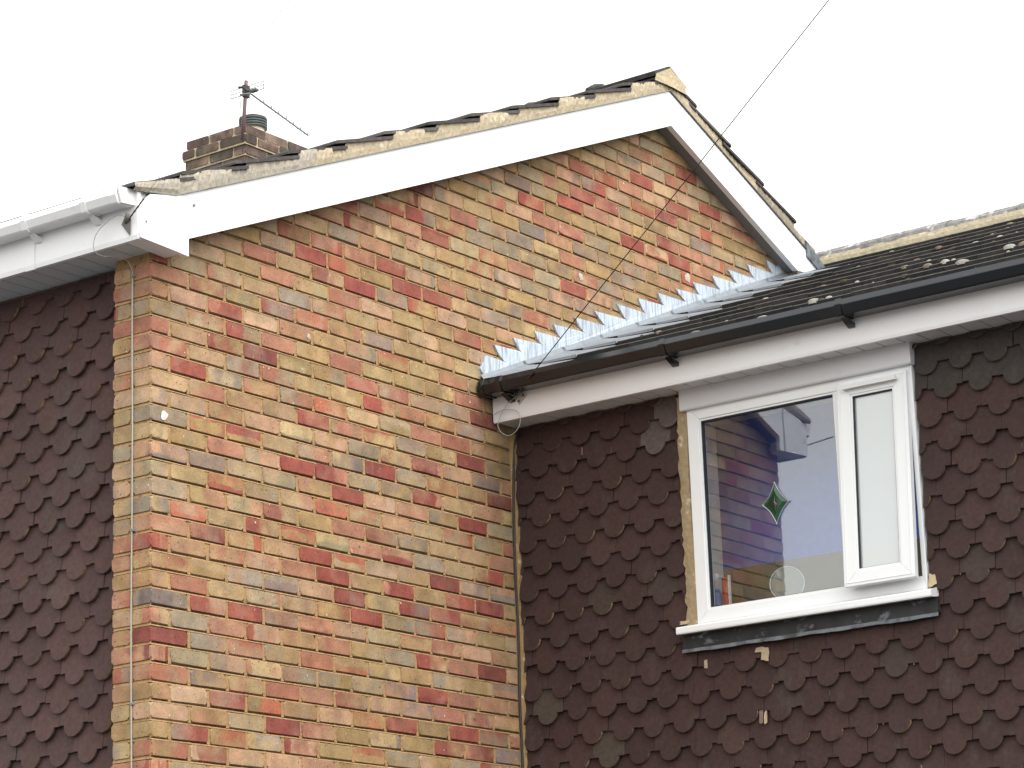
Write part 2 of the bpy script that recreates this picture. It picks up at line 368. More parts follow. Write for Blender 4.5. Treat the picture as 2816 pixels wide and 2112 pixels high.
# gable wall -------------------------------------------------------------
g = MB()
g.cur = 0
GX = dict(org=(0, 0, 0), eu=(0, 1, 0), ev=(0, 0, 1), en=(1, 0, 0))
GF = dict(org=(0, 0, 0), eu=(1, 0, 0), ev=(0, 0, 1), en=(0, -1, 0))
white_spots = []
def gable_ok(ya, yb, z):
    if z - .04 > min(BARGE(ya), BARGE(yb)) + .10: return False
    if ya > 2.55 and z + .05 < min(ROOF(ya), ROOF(yb)) - .12: return False
    return True
for n in range(-45, 46):
    zm = ZC + .075 * n; v0, v1 = zm - .0334, zm + .0334
    if v0 < 0.02: continue
    wob = rnd.uniform(-.0012, .0012)
    row = []
    if n % 2 == 0: row = [(k, .225 * k, .225 * k + .215) for k in range(0, 35)]
    else: row = [(0, 0, .1025)] + [(k, .1125 + .225 * (k - 1), .1125 + .225 * (k - 1) + .215) for k in range(1, 35)]
    first = None
    for k, a, b in row:
        if b > 7.76 or not gable_ok(a, b, zm): continue
        st = style((n, k))
        if k == 0: first = st
        ja, jb = (0 if k == 0 else rnd.uniform(-.003, .003)), rnd.uniform(-.003, .003)
        g.cur = 0
        brick(g, u0=a + ja - (.001 if k else 0), u1=b + jb + .001, v0=v0 + wob + rnd.uniform(-.0018, .0018), v1=v1 + wob + rnd.uniform(-.0018, .0018), st=st, **GX)
        # perpend mortar beside the brick
        g.cur = 1; g.at = {}
        rc = -.0022 + rnd.uniform(-.001, .001)
        g.face([(rc, b - .004, v0 - .004), (rc, b + .014, v0 - .004), (rc - .001, b + .014, v1 + .004), (rc - .001, b - .004, v1 + .004)])
    # front face of the corner pier
    if v1 < 5.03 and first:
        g.cur = 0
        if n % 2 == 0: parts = [(-.1025, 0, (first[0], 1)), (-.215, -.1125, style())]
        else: parts = [(-.215, 0, (first[0], 1))]
        for a, b, st in parts:
            brick(g, u0=a + (rnd.uniform(-.006, .004) if a < -.2 else 0), u1=b, v0=v0 + wob, v1=v1 + wob, st=st, depth=.05 if a < -.2 else .009, **GF)
        g.cur = 1; g.at = {}
        if n % 2 == 0: g.face([(-.117, .002, v0), (-.098, .002, v0), (-.098, .003, v1), (-.117, .003, v1)])
    # weather struck bed joint above the course
    g.cur = 1; g.at = {}
    za, zb = zm + .0310, zm + .0440
    y1 = 7.74
    if zm > 4.9:
        yy = [y for y in (y * .02 for y in range(0, 388)) if BARGE(y) + .12 > zm]
        if yy: y0_, y1 = yy[0], yy[-1]
        else: continue
    else: y0_ = .0
    zc = zb - .0072
    g.face([(-.0008, y0_ + .001, za), (-.0008, y1, za), (-.0045, y1, zc), (-.0045, y0_ + .004, zc)])
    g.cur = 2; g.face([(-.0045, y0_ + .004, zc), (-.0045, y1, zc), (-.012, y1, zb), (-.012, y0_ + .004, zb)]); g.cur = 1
    if v1 < 5.0: g.face([(-.208, .0012, za), (-.001, .0012, za), (-.004, .0062, zb), (-.208, .0062, zb)])
g.cur = 1; g.at = {}
g.face([(-.0105, .004, 0), (-.0105, 7.75, 0), (-.0105, 7.75, 5.25), (-.0105, 3.88, 6.82), (-.0105, .004, 5.22)])
g.face([(-.0085, .0085, 0), (-.209, .0085, 0), (-.209, .0085, 5.1), (-.0085, .0085, 5.1)])
g.face([(-.209, .0085, 0), (-.209, .09, 0), (-.209, .09, 5.1), (-.209, .0085, 5.1)])

# lime / paint spots on the brickwork
sp = g; g.cur = 3; g.at = dict(col=lin(226, 226, 222, .85))
def spot(y, z, ry, rz, x=.0022):
    n = 14; b = len(sp.v)
    for i in range(n):
        w = 2 * math.pi * i / n; q = rnd.uniform(.65, 1.15)
        sp.v.append((x, y + ry * q * math.cos(w), z + rz * q * math.sin(w)))
    sp.v.append((x + .002, y, z)); 
    for i in range(n): sp.idx([b + i, b + (i + 1) % n, b + n])
spot(.075, 4.336, .024, .022)
g.at = dict(col=lin(196, 190, 176, .8))
spot(4.11, 5.845, .036, .026)
spot(3.10, 5.86 - .24, .025, .022)
spot(.98, 4.86, .012, .012)
for _ in range(9): spot(rnd.uniform(.3, 5), rnd.uniform(2.8, 5.0), rnd.uniform(.003, .006), rnd.uniform(.003, .007))
gable = g.build('gable_wall', [M['brick'], M['mortar'], M['soot_shade'], M['plain']], house)
# ------------------------------------------------------------------ club tiles
def clip(poly, axis, lim, keep_less):
    out = []; n = len(poly)
    ins = lambda p: (p[axis] <= lim) if keep_less else (p[axis] >= lim)
    for i in range(n):
        a, b = poly[i], poly[(i + 1) % n]
        if ins(a): out.append(a)
        if ins(a) != ins(b):
            t = (lim - a[axis]) / (b[axis] - a[axis]); out.append((a[0] + t * (b[0] - a[0]), a[1] + t * (b[1] - a[1])))
    return out
def club(xc, zb, length):
    hw, r = .08245, .0535
    pts = [(xc - hw, zb + length), (xc - hw, zb + .054), (xc - r, zb + .054)]
    for i in range(1, 12):
        w = math.pi + math.pi * i / 12; pts.append((xc + r * math.cos(w), zb + .055 + r * math.sin(w)))
    pts += [(xc + r, zb + .054), (xc + hw, zb + .054), (xc + hw, zb + length)]
    return pts[::-1]
BROWN = [(82, 60, 57), (79, 59, 56), (84, 62, 59), (80, 60, 58), (77, 58, 56)]
def cladding(rows, yf, regions, special, tone=1.0):
    mb = MB(); T = .0125; LEN = .205; LEAN = .031
    for zb, xs in rows:
        for xc in xs:
            xj, zj, dy = xc + rnd.uniform(-.0018, .0018), zb + rnd.uniform(-.0035, .0035), rnd.uniform(-.0035, .0035)
            rot = rnd.uniform(-.017, .017)
            base = club(0, 0, LEN)
            poly0 = [(xj + u * math.cos(rot) - (v - .1) * math.sin(rot), zj + .1 + u * math.sin(rot) + (v - .1) * math.cos(rot)) for u, v in base]
            c = rnd.choice(BROWN); k = rnd.uniform(.95, 1.05) * .88 * tone
            col = lin(*c, k)
            q = rnd.random()
            if q < .02: col = lin(80, 66, 61, .95 * tone)
            elif q < .04: col = lin(86, 65, 61, .95 * tone)
            s = special(xc, zb)
            if s: col = s
            rim = lin(*rnd.choice([(146, 124, 94), (112, 94, 76), (84, 68, 60), (96, 80, 66)]), .85)
            for reg in regions:
                poly = poly0
                for axis, lim, less in reg:
                    poly = clip(poly, axis, lim, less)
                    if len(poly) < 3: break
                if len(poly) < 3: continue
                def P(x, z, t): 
                    s_ = (z - zj) / LEN
                    return (x, yf - .003 + dy + LEAN * s_ + t, z)
                n = len(poly); B = len(mb.v)
                cx = sum(p[0] for p in poly) / n; cz = sum(p[1] for p in poly) / n
                mb.v.extend([P(x, z, T) for x, z in poly])
                mb.v.extend([P(x, z, .0022) for x, z in poly])
                mb.v.extend([P(x + (cx - x) * .02, z + (cz - z) * .018, 0) for x, z in poly])
                mb.at = dict(col=col); mb.idx([B + 2 * n + i for i in range(n)])
                for i in range(n):
                    i2 = (i + 1) % n; side = abs(poly[i][1] - poly[i2][1]) > .07; mb.at = dict(col=col if side else rim)
                    mb.idx([B + i, B + n + i, B + n + i2, B + i2]); 
                    mb.at = dict(col=rim if rnd.random() < .6 and not side else col)
                    mb.idx([B + n + i, B + 2 * n + i, B + 2 * n + i2, B + n + i2])
    return mb

rows = []
for n in range(-22, 5):
    zb = 4.48 + .1075 * n
    off = -.407 if n % 2 == 0 else -.489
    rows.append((zb, [off - .165 * k for k in range(-1, 50) if off - .165 * k < -.2 + .08]))
mb = cladding(rows, .058, [[(0, -.2155, True), (1, 5.004, True)]], lambda x, z: None)
mb.build('tile_cladding', M['tile'], house)

# ------------------------------------------------------------------ house shell
sh = MB()
sh.face([(-.2, .10, 0), (-9, .10, 0), (-9, .10, 5.1), (-.2, .10, 5.1)])
sh.face([(-.05, 7.74, 0), (-9, 7.74, 0), (-9, 7.74, 5.1), (-.05, 7.74, 5.1)])
sh.face([(-9, .1, 0), (-9, 7.74, 0), (-9, 7.74, 5.15), (-9, 3.88, 6.8), (-9, .1, 5.2)])
sh.box(-9, -.22, .02, .098, 0, 2.1)
sh.build('plain_wall', M['render'], house)

# ------------------------------------------------------------------ soffits, fascias, box end, bargeboards
def boards(mb, x0, x1, y0, y1, z, pitch, phase=0.0):
    x = x0 + phase
    edges = [x0]
    while x < x1:
        if x > x0 + .01: edges.append(x)
        x += pitch
    edges.append(x1)
    for a, b in zip(edges[:-1], edges[1:]):
        if b - a < .012: continue
        mb.box(a + .0035, b - .0035, y0, y1, z, z + .012)
    mb.box(x0, x1, y0, y1, z + .014, z + .018)
so = MB()
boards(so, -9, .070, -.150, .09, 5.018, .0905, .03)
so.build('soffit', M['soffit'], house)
fa = MB()
FY = -.168
prof = [(FY, 5.030), (FY + .004, 5.012), (FY + .022, 5.012), (FY + .018, 5.030), (FY + .018, 5.215), (FY, 5.215)]
fa.prism(prof, lambda u, v, d: (d, u, v), -9, .086)
fa.prism([(FY - .004, 5.028), (FY, 5.008), (FY + .01, 5.008), (FY + .01, 5.03), (FY - .0005, 5.03), (FY - .0005, 5.214), (FY - .004, 5.214)], lambda u, v, d: (d, u, v), -.555, -.50)
fa.build('fascia', M['upvc'], house)
# boxed end under the verge
bx = MB()
bp = [(-.164, 5.034), (-.160, 5.016), (.078, 5.004), (.078, 5.255), (-.105, 5.214), (-.164, 5.150)]
bx.prism(bp, lambda u, v, d: (d, u, v), .004, .098)
bx.box(.0965, .0990, -.163, -.146, 5.03, 5.15)
bx.build('box_end', M['upvc'], house, bevel=.003)
# bargeboards
bb = MB()
yA = .0815
def barge(y0, y1, sgn, mbx, x0=.070, x1=.092):
    zl = lambda y: BARGE(y); zt = lambda y: BARGE(y) + .192
    mbx.prism([(y0, zl(y0)), (y1, zl(y1)), (y1, zt(y1)), (y0, zt(y0))], lambda u, v, d: (d, u, v), x0, x1)
barge(.126, 3.879, 1, bb)
bb.prism([(yA, 5.006), (.126, 5.004), (.126, BARGE(.126) + .192), (yA, BARGE(yA) + .192)], lambda u, v, d: (d, u, v), .070, .0922)
# lower lip and top trim
zo = lambda y, d: BARGE(y) + d
bb.prism([(.1265, zo(.1265, -.004)), (3.879, zo(3.879, -.004)), (3.879, zo(3.879, .012)), (.1265, zo(.1265, .012))], lambda u, v, d: (d, u, v), .062, .0945)
bb.prism([(.1265, zo(.1265, .158)), (3.878, zo(3.878, .158)), (3.878, zo(3.878, .1605)), (.1265, zo(.1265, .1605))], lambda u, v, d: (d, u, v), .080, .0932)
bb.build('bargeboard', M['upvc'], house)
b2 = MB()
YR = 5.36
b2.prism([(3.881, zo(3.881, 0)), (5.15, zo(5.15, 0)), (5.375, zo(5.375, .118)), (5.335, zo(5.335, .192)), (3.881, zo(3.881, .192))], lambda u, v, d: (d, u, v), .070, .092)
b2.prism([(3.881, zo(3.881, -.004)), (5.14, zo(5.14, -.004)), (5.14, zo(5.14, .012)), (3.881, zo(3.881, .012))], lambda u, v, d: (d, u, v), .062, .0945)
b2.prism([(3.883, zo(3.883, .158)), (5.3, zo(5.3, .158)), (5.3, zo(5.3, .1605)), (3.883, zo(3.883, .1605))], lambda u, v, d: (d, u, v), .080, .0932)
b2.build('bargeboard', M['upvc'], house)
# boards closing the space between bargeboard and wall
vs = MB(); vs.at = dict(col=lin(150, 146, 143, .62))
for ya, yb in ((.08, 3.88), (3.88, 5.16)):
    vs.prism([(ya, zo(ya, .004)), (yb, zo(yb, .004)), (yb, zo(yb, .02)), (ya, zo(ya, .02))], lambda u, v, d: (d, u, v), -.006, .063)
vs.at = dict(col=lin(140, 122, 112, .6))
vs.prism([(5.15, zo(5.15, -.012)), (5.37, zo(5.37, .05)), (5.37, zo(5.37, .118)), (5.15, zo(5.15, -.001))], lambda u, v, d: (d, u, v), .0, .088)
vs.build('verge_soffit', M['plain'], house)
# screw caps
for y, z in ((.155, 5.232), (-.13, 5.09)):
    sc = MB(); sc.at = dict(col=lin(120, 118, 116))
    sc.prism([(y + .006 * math.cos(a * 1.047), z + .006 * math.sin(a * 1.047)) for a in range(6)], lambda u, v, d: (d, u, v), .0925, .0995)
    sc.build('screw_cap', M['plain'], house)

# ------------------------------------------------------------------ main roof
P = lambda y: 5.326 + .4115 * y
TH, TL, TS = .016, .412, .326
rf = MB()
DG = [(88, 84, 83), (82, 79, 78), (94, 90, 88), (78, 77, 76)]
def course(mb, y0, z0, x0, x1, sgn=1, length=TL, pitch=.30):
    """a course of interlocking tiles, its lower end at y0; sgn -1 for the rear slope"""
    x = x1
    while x > x0:
        xa = max(x0, x - pitch + .003); dz = rnd.uniform(-.003, .003); dy = rnd.uniform(-.005, .005)
        mb.at = dict(col=lin(*rnd.choice(DG), rnd.uniform(.8, 1.05) * .95))
        prof = [(0, -TH), (length, TS * length - TH), (length, TS * length), (.006, TS * .006), (0, -.006)]
        mb.prism([(y0 + dy + sgn * u, z0 + dz + v) for u, v in prof], lambda u, v, d: (d, u, v), xa, x)
        x -= pitch
low = [-.215, .072, .403, .736] + [1.069 + .335 * i for i in range(0, 9)]
for i, y in enumerate(low):
    course(rf, y, P(y) + .001, -9.2, .104, 1, TL if y < 3.6 else 3.87 - y)
for i in range(13):
    y = 7.76 - (3.62 - .335 * i) - .0
    if y > 8.1: break
    if y > 5.4: 
        course(rf, y, P(7.76 - y), -9.2, -.01, -1); 
    else: course(rf, y, P(7.76 - y), -9.2, .104, -1, TL if i else y - 3.89)
# underlay
rf.at = dict(col=lin(50, 48, 46))
rf.face([(-9.1, -.1, P(-.1) - .10), (.06, -.1, P(-.1) - .10), (.06, 3.88, P(3.88) - .11), (-9.1, 3.88, P(3.88) - .11)])
rf.face([(-9.1, 7.86, P(-.1) - .10), (-.02, 7.86, P(-.1) - .10), (-.02, 3.88, P(3.88) - .11), (-9.1, 3.88, P(3.88) - .11)])
roof = rf.build('roof', M['roof_tile'], house)
# ridge tiles
rg = MB(); x = .105
while x > -9.1:
    h = rnd.uniform(-.006, .006); L_ = .44
    rg.at = dict(col=lin(*rnd.choice(DG), .95))
    c0 = (3.88, P(3.88) + .040 + h)
    pr = [(c0[0] - .155, c0[1] - .072), (c0[0] - .016, c0[1] - .004), (c0[0], c0[1]), (c0[0] + .016, c0[1] - .004), (c0[0] + .155, c0[1] - .072), (c0[0] + .145, c0[1] - .092), (c0[0], c0[1] - .03), (c0[0] - .145, c0[1] - .092)]
    rg.prism(pr, lambda u, v, d: (d, u, v), x - L_ + .006, x)
    if x < 0:                     # mortar squeezed out of the joint
        rg.tube([(x, c0[0] - .15, c0[1] - .066), (x, c0[0] - .07, c0[1] - .020), (x, c0[0], c0[1] + .006)], [.014, .017, .013], 6)
    x -= L_
rg.build('ridge', M['roof_tile'], roof)
# bedding mortar along the verge
bm = MB()
def bedtop(y):
    """underside of the tiles at y on the front slope"""
    best = None
    for q in low:
        if q - .002 <= y <= q + TL:
            z = P(q) + TS * (y - q)
            up = [q2 for q2 in low if q2 > q and q2 - .01 <= y]
            best = max(best or -9, z - TH if not up else z)
    return best if best is not None else P(y) - .05
y = -.205; step = .011
prev = None
SAND = lin(194, 180, 154, .86); GREY = lin(172, 164, 150, .95)
while y < 3.885:
    f = 0.0
    zb = BARGE(max(y, .05)) + .196 if y > .05 else 5.240 + .13 * (y - .05)
    i = max([k for k, q in enumerate(low) if q <= y + .02] or [0]); q = low[i]
    zt = P(q) + TS * (y - q) - TH + .004
    if i > 0 and y - low[i] < .085 and y > .3: zt = P(low[i - 1]) + TS * (y - low[i - 1]) + .012 - TH * .2 if (y - low[i]) > .078 else P(low[i-1]) + TS * (y - low[i-1]) - TH + .003
    xx = .096 + .004 * math.sin(y * 9) + rnd.uniform(-.002, .002)
    elif_ = i % 2 == 1 and y > q + .085
    if elif_: zt = P(q) + TS * (y - q) - .005; xx = .1062 + .0010 * math.sin(y * 31)
    if y < .066: zt = P(low[0]) + TS * (y - low[0]) - .005; xx = .1065 + rnd.uniform(-.0015, .0015)
    col = GREY if y < .93 else SAND
    k = rnd.uniform(.95, 1.05)
    row_ = [(xx - (.004 if y > .05 else .012), y, zb), (xx + rnd.uniform(-.002, .003), y, zb * .6 + zt * .4), (xx + rnd.uniform(-.002, .003), y, zb * .25 + zt * .75), (xx - .002, y, zt + .0018 * math.sin(y * 47) * math.sin(y * 19))]
    b = len(bm.v); bm.v.extend(row_)
    if prev is not None:
        for j in range(3):
            bm.at = dict(col=tuple(c * k for c in col[:3]) + (1,)); bm.idx([prev + j, b + j, b + j + 1, prev + j + 1])
    prev = b; y += step
# rear slope
prev = None; y = 3.885
lowr = [7.76 - (3.62 - .335 * i) for i in range(13)]
while y < 5.375:
    zb = BARGE(y) + .196
    q = min([q for q in lowr if q >= y - .004] or [y]); i = lowr.index(q)
    zt = P(7.76 - q) + TS * (q - y) - TH + .004
    xx = .092 + .005 * math.sin(y * 8) + rnd.uniform(-.003, .003)
    col = SAND if y < 4.75 else lin(150, 142, 124, .95)
    b = len(bm.v); bm.v.extend([(xx, y, zb), (xx + .002, y, (zb + zt) / 2), (xx - .002, y, zt)])
    if prev is not None:
        for j in range(2): bm.at = dict(col=col); bm.idx([prev + j, b + j, b + j + 1, prev + j + 1])
    prev = b; y += step
# mortar closing the end of the ridge tile
bm.at = dict(col=lin(198, 182, 152, .88))
bm.face([(.108, 3.72, P(3.72) - .02), (.111, 3.88, P(3.88) - .08), (.108, 4.03, P(3.73) - .02), (.108, 4.02, P(3.73) + .028), (.111, 3.88, P(3.88) + .028), (.108, 3.74, P(3.74) + .015)])
bm.build('verge_mortar', M['bedding'], roof)
# thin undercloak strip between bargeboard and mortar
uc = MB(); uc.at = dict(col=lin(150, 148, 140, .8))
uc.prism([(.05, zo(.05, .193)), (3.88, zo(3.88, .193)), (3.88, zo(3.88, .199)), (.05, zo(.05, .199))], lambda u, v, d: (d, u, v), .02, .1015)
uc.prism([(-.12, 5.217), (.049, 5.245), (.049, 5.251), (-.12, 5.223)], lambda u, v, d: (d, u, v), .02, .1015)
uc.at = dict(col=lin(74, 70, 72, .8))
uc.prism([(3.881, zo(3.881, .193)), (5.34, zo(5.34, .193)), (5.34, zo(5.34, .202)), (3.881, zo(3.881, .202))], lambda u, v, d: (d, u, v), .02, .099)
uc.build('undercloak', M['plain'], roof)
# lead piece at the foot of the rear verge
lp = MB()
lp.prism([(5.25, zo(5.25, .150)), (5.42, zo(5.42, .145)), (5.50, zo(5.50, .13)), (5.47, zo(5.47, .21)), (5.25, zo(5.25, .245))], lambda u, v, d: (d, u, v), .085, .1015)
lp.prism([(5.46, zo(5.46, .20)), (5.62, zo(5.62, .185)), (5.62, zo(5.62, .19)), (5.46, zo(5.46, .207))], lambda u, v, d: (d, u, v), .06, .17)
lp.build('verge_lead', M['edge_lead'], roof)

# ------------------------------------------------------------------ gutters
def bracket(mb, xc, w, prof, yb, zb, th=.004):
    """clip round the gutter front and an arm back to the fascia"""
    pts = [(y - th if k < 3 else y, z - (th if k >= 2 else 0)) for k, (y, z) in enumerate(prof)]
    out = prof + [(yb, prof[-1][1])]
    for a, b in zip(prof[:-1], prof[1:]):
        d = Vector((b[0] - a[0], b[1] - a[1])).normalized(); nrm = (d.y * -1, d.x) if False else (-d.y * -1, -d.x)
        nrm = Vector((d.y, -d.x))
        q = [(a[0], a[1]), (b[0], b[1]), (b[0] - nrm.x * th, b[1] - nrm.y * th), (a[0] - nrm.x * th, a[1] - nrm.y * th)]
        mb.prism(q, lambda u, v, d_: (d_, u, v), xc - w / 2, xc + w / 2)
def gutter(name, mat_, parent, x0, x1, yf, zt, zb, yb, clips, cap_at, th=.003, collar=None, cap_poly=None, arm=True):
    outer = [(yf + .016, zt), (yf + .001, zt - .026), (yf, zt - .030), (yf + .014, zb + .006), (yf + .022, zb), (yb - .006, zb + .004), (yb, zb + .012), (yb, zt - .01)]
    inner = [(y + (th if y < yf + .05 else -th), z + (th if z < zb + .05 else 0)) for y, z in outer]
    m = MB(); n = len(outer)
    poly = outer + inner[::-1]
    b = len(m.v)
    for d in (x0, x1):
        m.v.extend([(d, u, v) for u, v in poly])
    k = len(poly)
    for i in range(k):
        i2 = (i + 1) % k; m.idx([b + i, b + k + i, b + k + i2, b + i2])
    g_ = m.build(name, mat_, parent)
    c = MB()
    for xc in cap_at:
        grow = [(y + (-.004 if y < yf + .05 else .002), z + (-.004 if z < zb + .05 else .003)) for y, z in outer]
        c.prism(grow, lambda u, v, d: (d, u, v), xc - .0015, xc + .0125 if xc > (x0 + x1) / 2 else xc + .028)
    if cap_poly: c.prism(cap_poly, lambda u, v, d: (d, u, v), x1 + .003, x1 + .012)
    if collar:
        grow = [(y + (-.0045 if y < yf + .05 else .001), z + (-.0045 if z < zb + .05 else .002)) for y, z in outer]
        c.prism(grow, lambda u, v, d: (d, u, v), collar[0], collar[1], caps=True)
    c.build('end_cap', mat_, g_, bevel=.0015)
    for xc in clips:
        q = MB(); w = .030
        grow = [(y - .005, z - (.005 if z < zb + .03 else -.003)) for y, z in outer[:6]]
        back = [(y, z) for y, z in outer[:6]]
        for a in range(5):
            q.prism([grow[a], grow[a + 1], back[a + 1], back[a]], lambda u, v, d: (d, u, v), xc - w / 2, xc + w / 2)
        if arm:
            q.prism([(yf + .045, zb - .004), (yb + .006, zb - .016), (yb + .008, zb - .036), (yb - .012, zb - .034)], lambda u, v, d: (d, u, v), xc - .014, xc + .016)
        q.build('bracket', mat_, g_)
    return g_
gutter('gutter', M['upvc'], house, -9, .060, -.264, 5.216, 5.150, FY - .001, [-.475 - .75 * k for k in range(10)] + [-.13], [], collar=(.022, .0595), cap_poly=[(-.264, 5.215), (-.098, 5.226), (-.150, 5.156), (-.243, 5.148)])

# ------------------------------------------------------------------ chimney
ch = MB()
CX, CY, CT = -4.26, 5.345, 8.137
GXc = dict(org=(CX, CY, 0), eu=(0, 1, 0), ev=(0, 0, 1), en=(1, 0, 0)); GFc = dict(org=(CX, CY, 0), eu=(1, 0, 0), ev=(0, 0, 1), en=(0, -1, 0))
for n in range(28):
    z1 = CT - .075 * n; z0 = z1 - .066
    off = {0: 0, 1: .022, 2: .006}.get(n, -.012 if n > 3 else -.006)
    x0_ = -.545
    ch.cur = 0
    a = -off
    ys = [(a, .1) if n % 2 else (a, .215)]
    e = .11 if n % 2 else .225
    while e < .9: ys.append((e, min(e + .215, .9 + off))); e += .225
    for u0, u1 in ys:
        o = dict(GXc); o['org'] = (CX + off, CY, 0); brick(ch, u0=u0, u1=u1, v0=z0, v1=z1, st=style(None, True), depth=.03, **o)
    xs = [(-.215, off), (-.44, -.225), (x0_ - off, -.45)] if n % 2 else [(-.1, off), (-.325, -.11), (x0_ - off, -.335)]
    for u0, u1 in xs:
        o = dict(GFc); o['org'] = (CX, CY - off, 0); brick(ch, u0=u0, u1=u1, v0=z0, v1=z1, st=style(None, True), depth=.03, **o)
    ch.cur = 1; ch.at = {}
    k = off - .006
    ch.box(CX + x0_ - k, CX + k, CY - k, CY + .9 + k, z0 - .0095, z1 - .0003)
    if n in (0, 1):           # pale fillets of mortar on the offsets
        q = MB
ch.face([(CX - .54, CY + .01, CT + .001), (CX - .005, CY + .01, CT + .001), (CX - .005, CY + .89, CT + .001), (CX - .54, CY + .89, CT + .001)])
M['old_mortar'] = mat('chimney_mortar', lin(200, 186, 156, .8), .95, noise=(40, .25), layers=[(18, .55, .68, lin(110, 98, 80, .8), U)])
chim = ch.build('chimney', [M['brick'], M['old_mortar']], house)
pt = MB(); PC = (-4.385, 5.57, CT)
pt.lathe([(.084, 0), (.080, .03), (.075, .08), (.075, .125), (.06, .125)], PC)
pt.build('chimney_pot', M['pot'], chim)
cw = MB()
pr = [(.072, .050)]
for k in range(4):
    z = .050 + k * .019; pr += [(.099, z), (.099, z + .013), (.090, z + .014), (.090, z + .019)]
pr += [(.097, .128), (.08, .136), (.02, .138)]
cw.lathe(pr, PC, 28)
cw.build('cowl', M['cowl'], chim)

# ------------------------------------------------------------------ TV aerial
ae = thing('tv_aerial', 'television aerial on a thin maroon mast fixed to the brick chimney', 'aerial')
a = MB(); a.tube([(-4.267, 5.330, 8.02), (-4.262, 5.365, 8.455)], .013, 8); a.build('mast', M['mast'], ae)
a = MB(); A0 = Vector((-4.165, 5.30, 8.318)); A1 = Vector((-4.395, 6.167, 8.312)); a.tube([(-4.262, 5.30, 8.335), A0], .006, 6); a.tube([A0, A1], .0062, 6); a.build('boom', M['alu'], ae)
n_ = 14
for k in range(n_):
    p = A0.lerp(A1, .16 + .84 * k / (n_ - 1)); a = MB()
    if k % 2: a.tube([p, p + Vector((0, 0, .026))], .0042, 6)
    else: a.tube([p + Vector((0, 0, .003)), p - Vector((0, 0, .010))], .0040, 6)
    a.build('director', M['alu'], ae)
a = MB(); a.cur = 0
for z0, z1 in ((8.355, 8.412), ):
    for xa, xb in ((-4.400, -4.285), (-4.225, -4.098)):
        s_ = -.035 * 0
        pts = [(xa, 5.36, z0), (xb, 5.36, z0), (xb, 5.36, z1), (xa, 5.36, z1), (xa, 5.36, z0)]
        a.tube(pts[:2], .0034, 5); a.tube(pts[2:4], .0026, 5); a.tube([pts[0], pts[3]], .003, 5); a.tube([pts[1], pts[2]], .003, 5)
        a.tube([(xa, 5.36, (z0 + z1) / 2), (xb, 5.36, (z0 + z1) / 2)], .0028, 5)
a.build('reflector', M['alu'], ae)
a = MB(); a.hexa([(-4.20, 5.33, 8.345), (-4.145, 5.33, 8.345), (-4.145, 5.36, 8.345), (-4.20, 5.36, 8.345), (-4.20, 5.33, 8.365), (-4.145, 5.33, 8.365), (-4.145, 5.36, 8.365), (-4.20, 5.36, 8.365)])
a.build('dipole_box', M['cowl'], ae, bevel=.003)
a = MB(); a.box(-4.275, -4.245, 5.335, 5.385, 8.33, 8.42); a.tube([(-4.31, 5.34, 8.412), (-4.26, 5.34, 8.40), (-4.22, 5.34, 8.36)], .010, 6)
a.build('clamp', M['cable_dark'], ae, bevel=.004)
a = MB(); a.tube([(-4.275, 5.325, 8.33), (-4.284, 5.322, 8.20), (-4.281, 5.322, 8.11)], .0022, 5); a.build('downlead', M['cable_dark'], ae)

# ------------------------------------------------------------------ extension
ext = thing('house_extension', 'lower side wing clad in brown club tiles with a white window and a black gutter', 'house')
rows = []
for n in range(-9, 14):
    zb = 3.164 + .1165 * n
    off = 1.386 if n % 2 == 0 else 1.304
    rows.append((zb, [off + .165 * k for k in range(-9, 20) if -.07 < off + .165 * k < 4.3]))
WX0, WX1, WZ0 = .944, 2.153, 3.560
PATCH = {}
def spec(x, z):
    if x > 2.1 and z > 4.42: return lin(70, 63, 60, rnd.uniform(.68, .78))      # charcoal top courses, eaves shade partly put into the colour
    for px, pz, c in SPECIAL:
        if abs(px - x) < .06 and abs(pz - z) < .045: return c
    return None
TAN = lin(190, 172, 142, .8); PALE = lin(130, 106, 100, .85); GRN = lin(80, 70, 62, .8); WGR = lin(98, 86, 84, .8)
SPECIAL = [(.81, 4.45, WGR), (.89, 4.56, WGR), (.16, 3.24, GRN), (.30, 3.13, GRN), (.22, 2.9, GRN), (.42, 3.01, GRN), (.4, 3.28, GRN)]
mb = cladding(rows, 2.456, [[(0, .012, False), (0, WX0, True), (1, 4.706, True)], [(0, WX1, False), (1, 4.706, True)],
                            [(0, WX0, False), (0, WX1, True), (1, WZ0, True)]], spec, .70)
# bare patches where the coating has gone, and mortar in some of the joints: thin slabs on the tile faces
pa = mb
def patch(x, z, w, h, col=TAN, y=2.4555):
    pa.at = dict(col=col); n = 12; q = [rnd.uniform(.7, 1.15) for _ in range(n)]
    def sq(t): return max(-1, min(1, 1.35 * t))
    pa.prism([(x + w / 2 * q[i] * sq(math.cos(2 * math.pi * i / n)), z + h / 2 * q[i] * sq(math.sin(2 * math.pi * i / n))) for i in range(n)][::-1], lambda u, v, d: (u, d + (v - z) * .146, v), y, y + .004)
patch(1.332, 3.462, .040, .060, y=2.457); patch(1.30, 3.485, .045, .022, y=2.460)
patch(1.02, 3.455, .020, .045, y=2.460)
patch(1.290, 3.19, .018, .075, PALE, 2.4585); patch(1.312, 3.185, .016, .06, TAN, 2.4585)
patch(.925, 3.655, .05, .016, y=2.452)
patch(2.171, 3.672, .040, .055, lin(206, 186, 150, .85), 2.449)
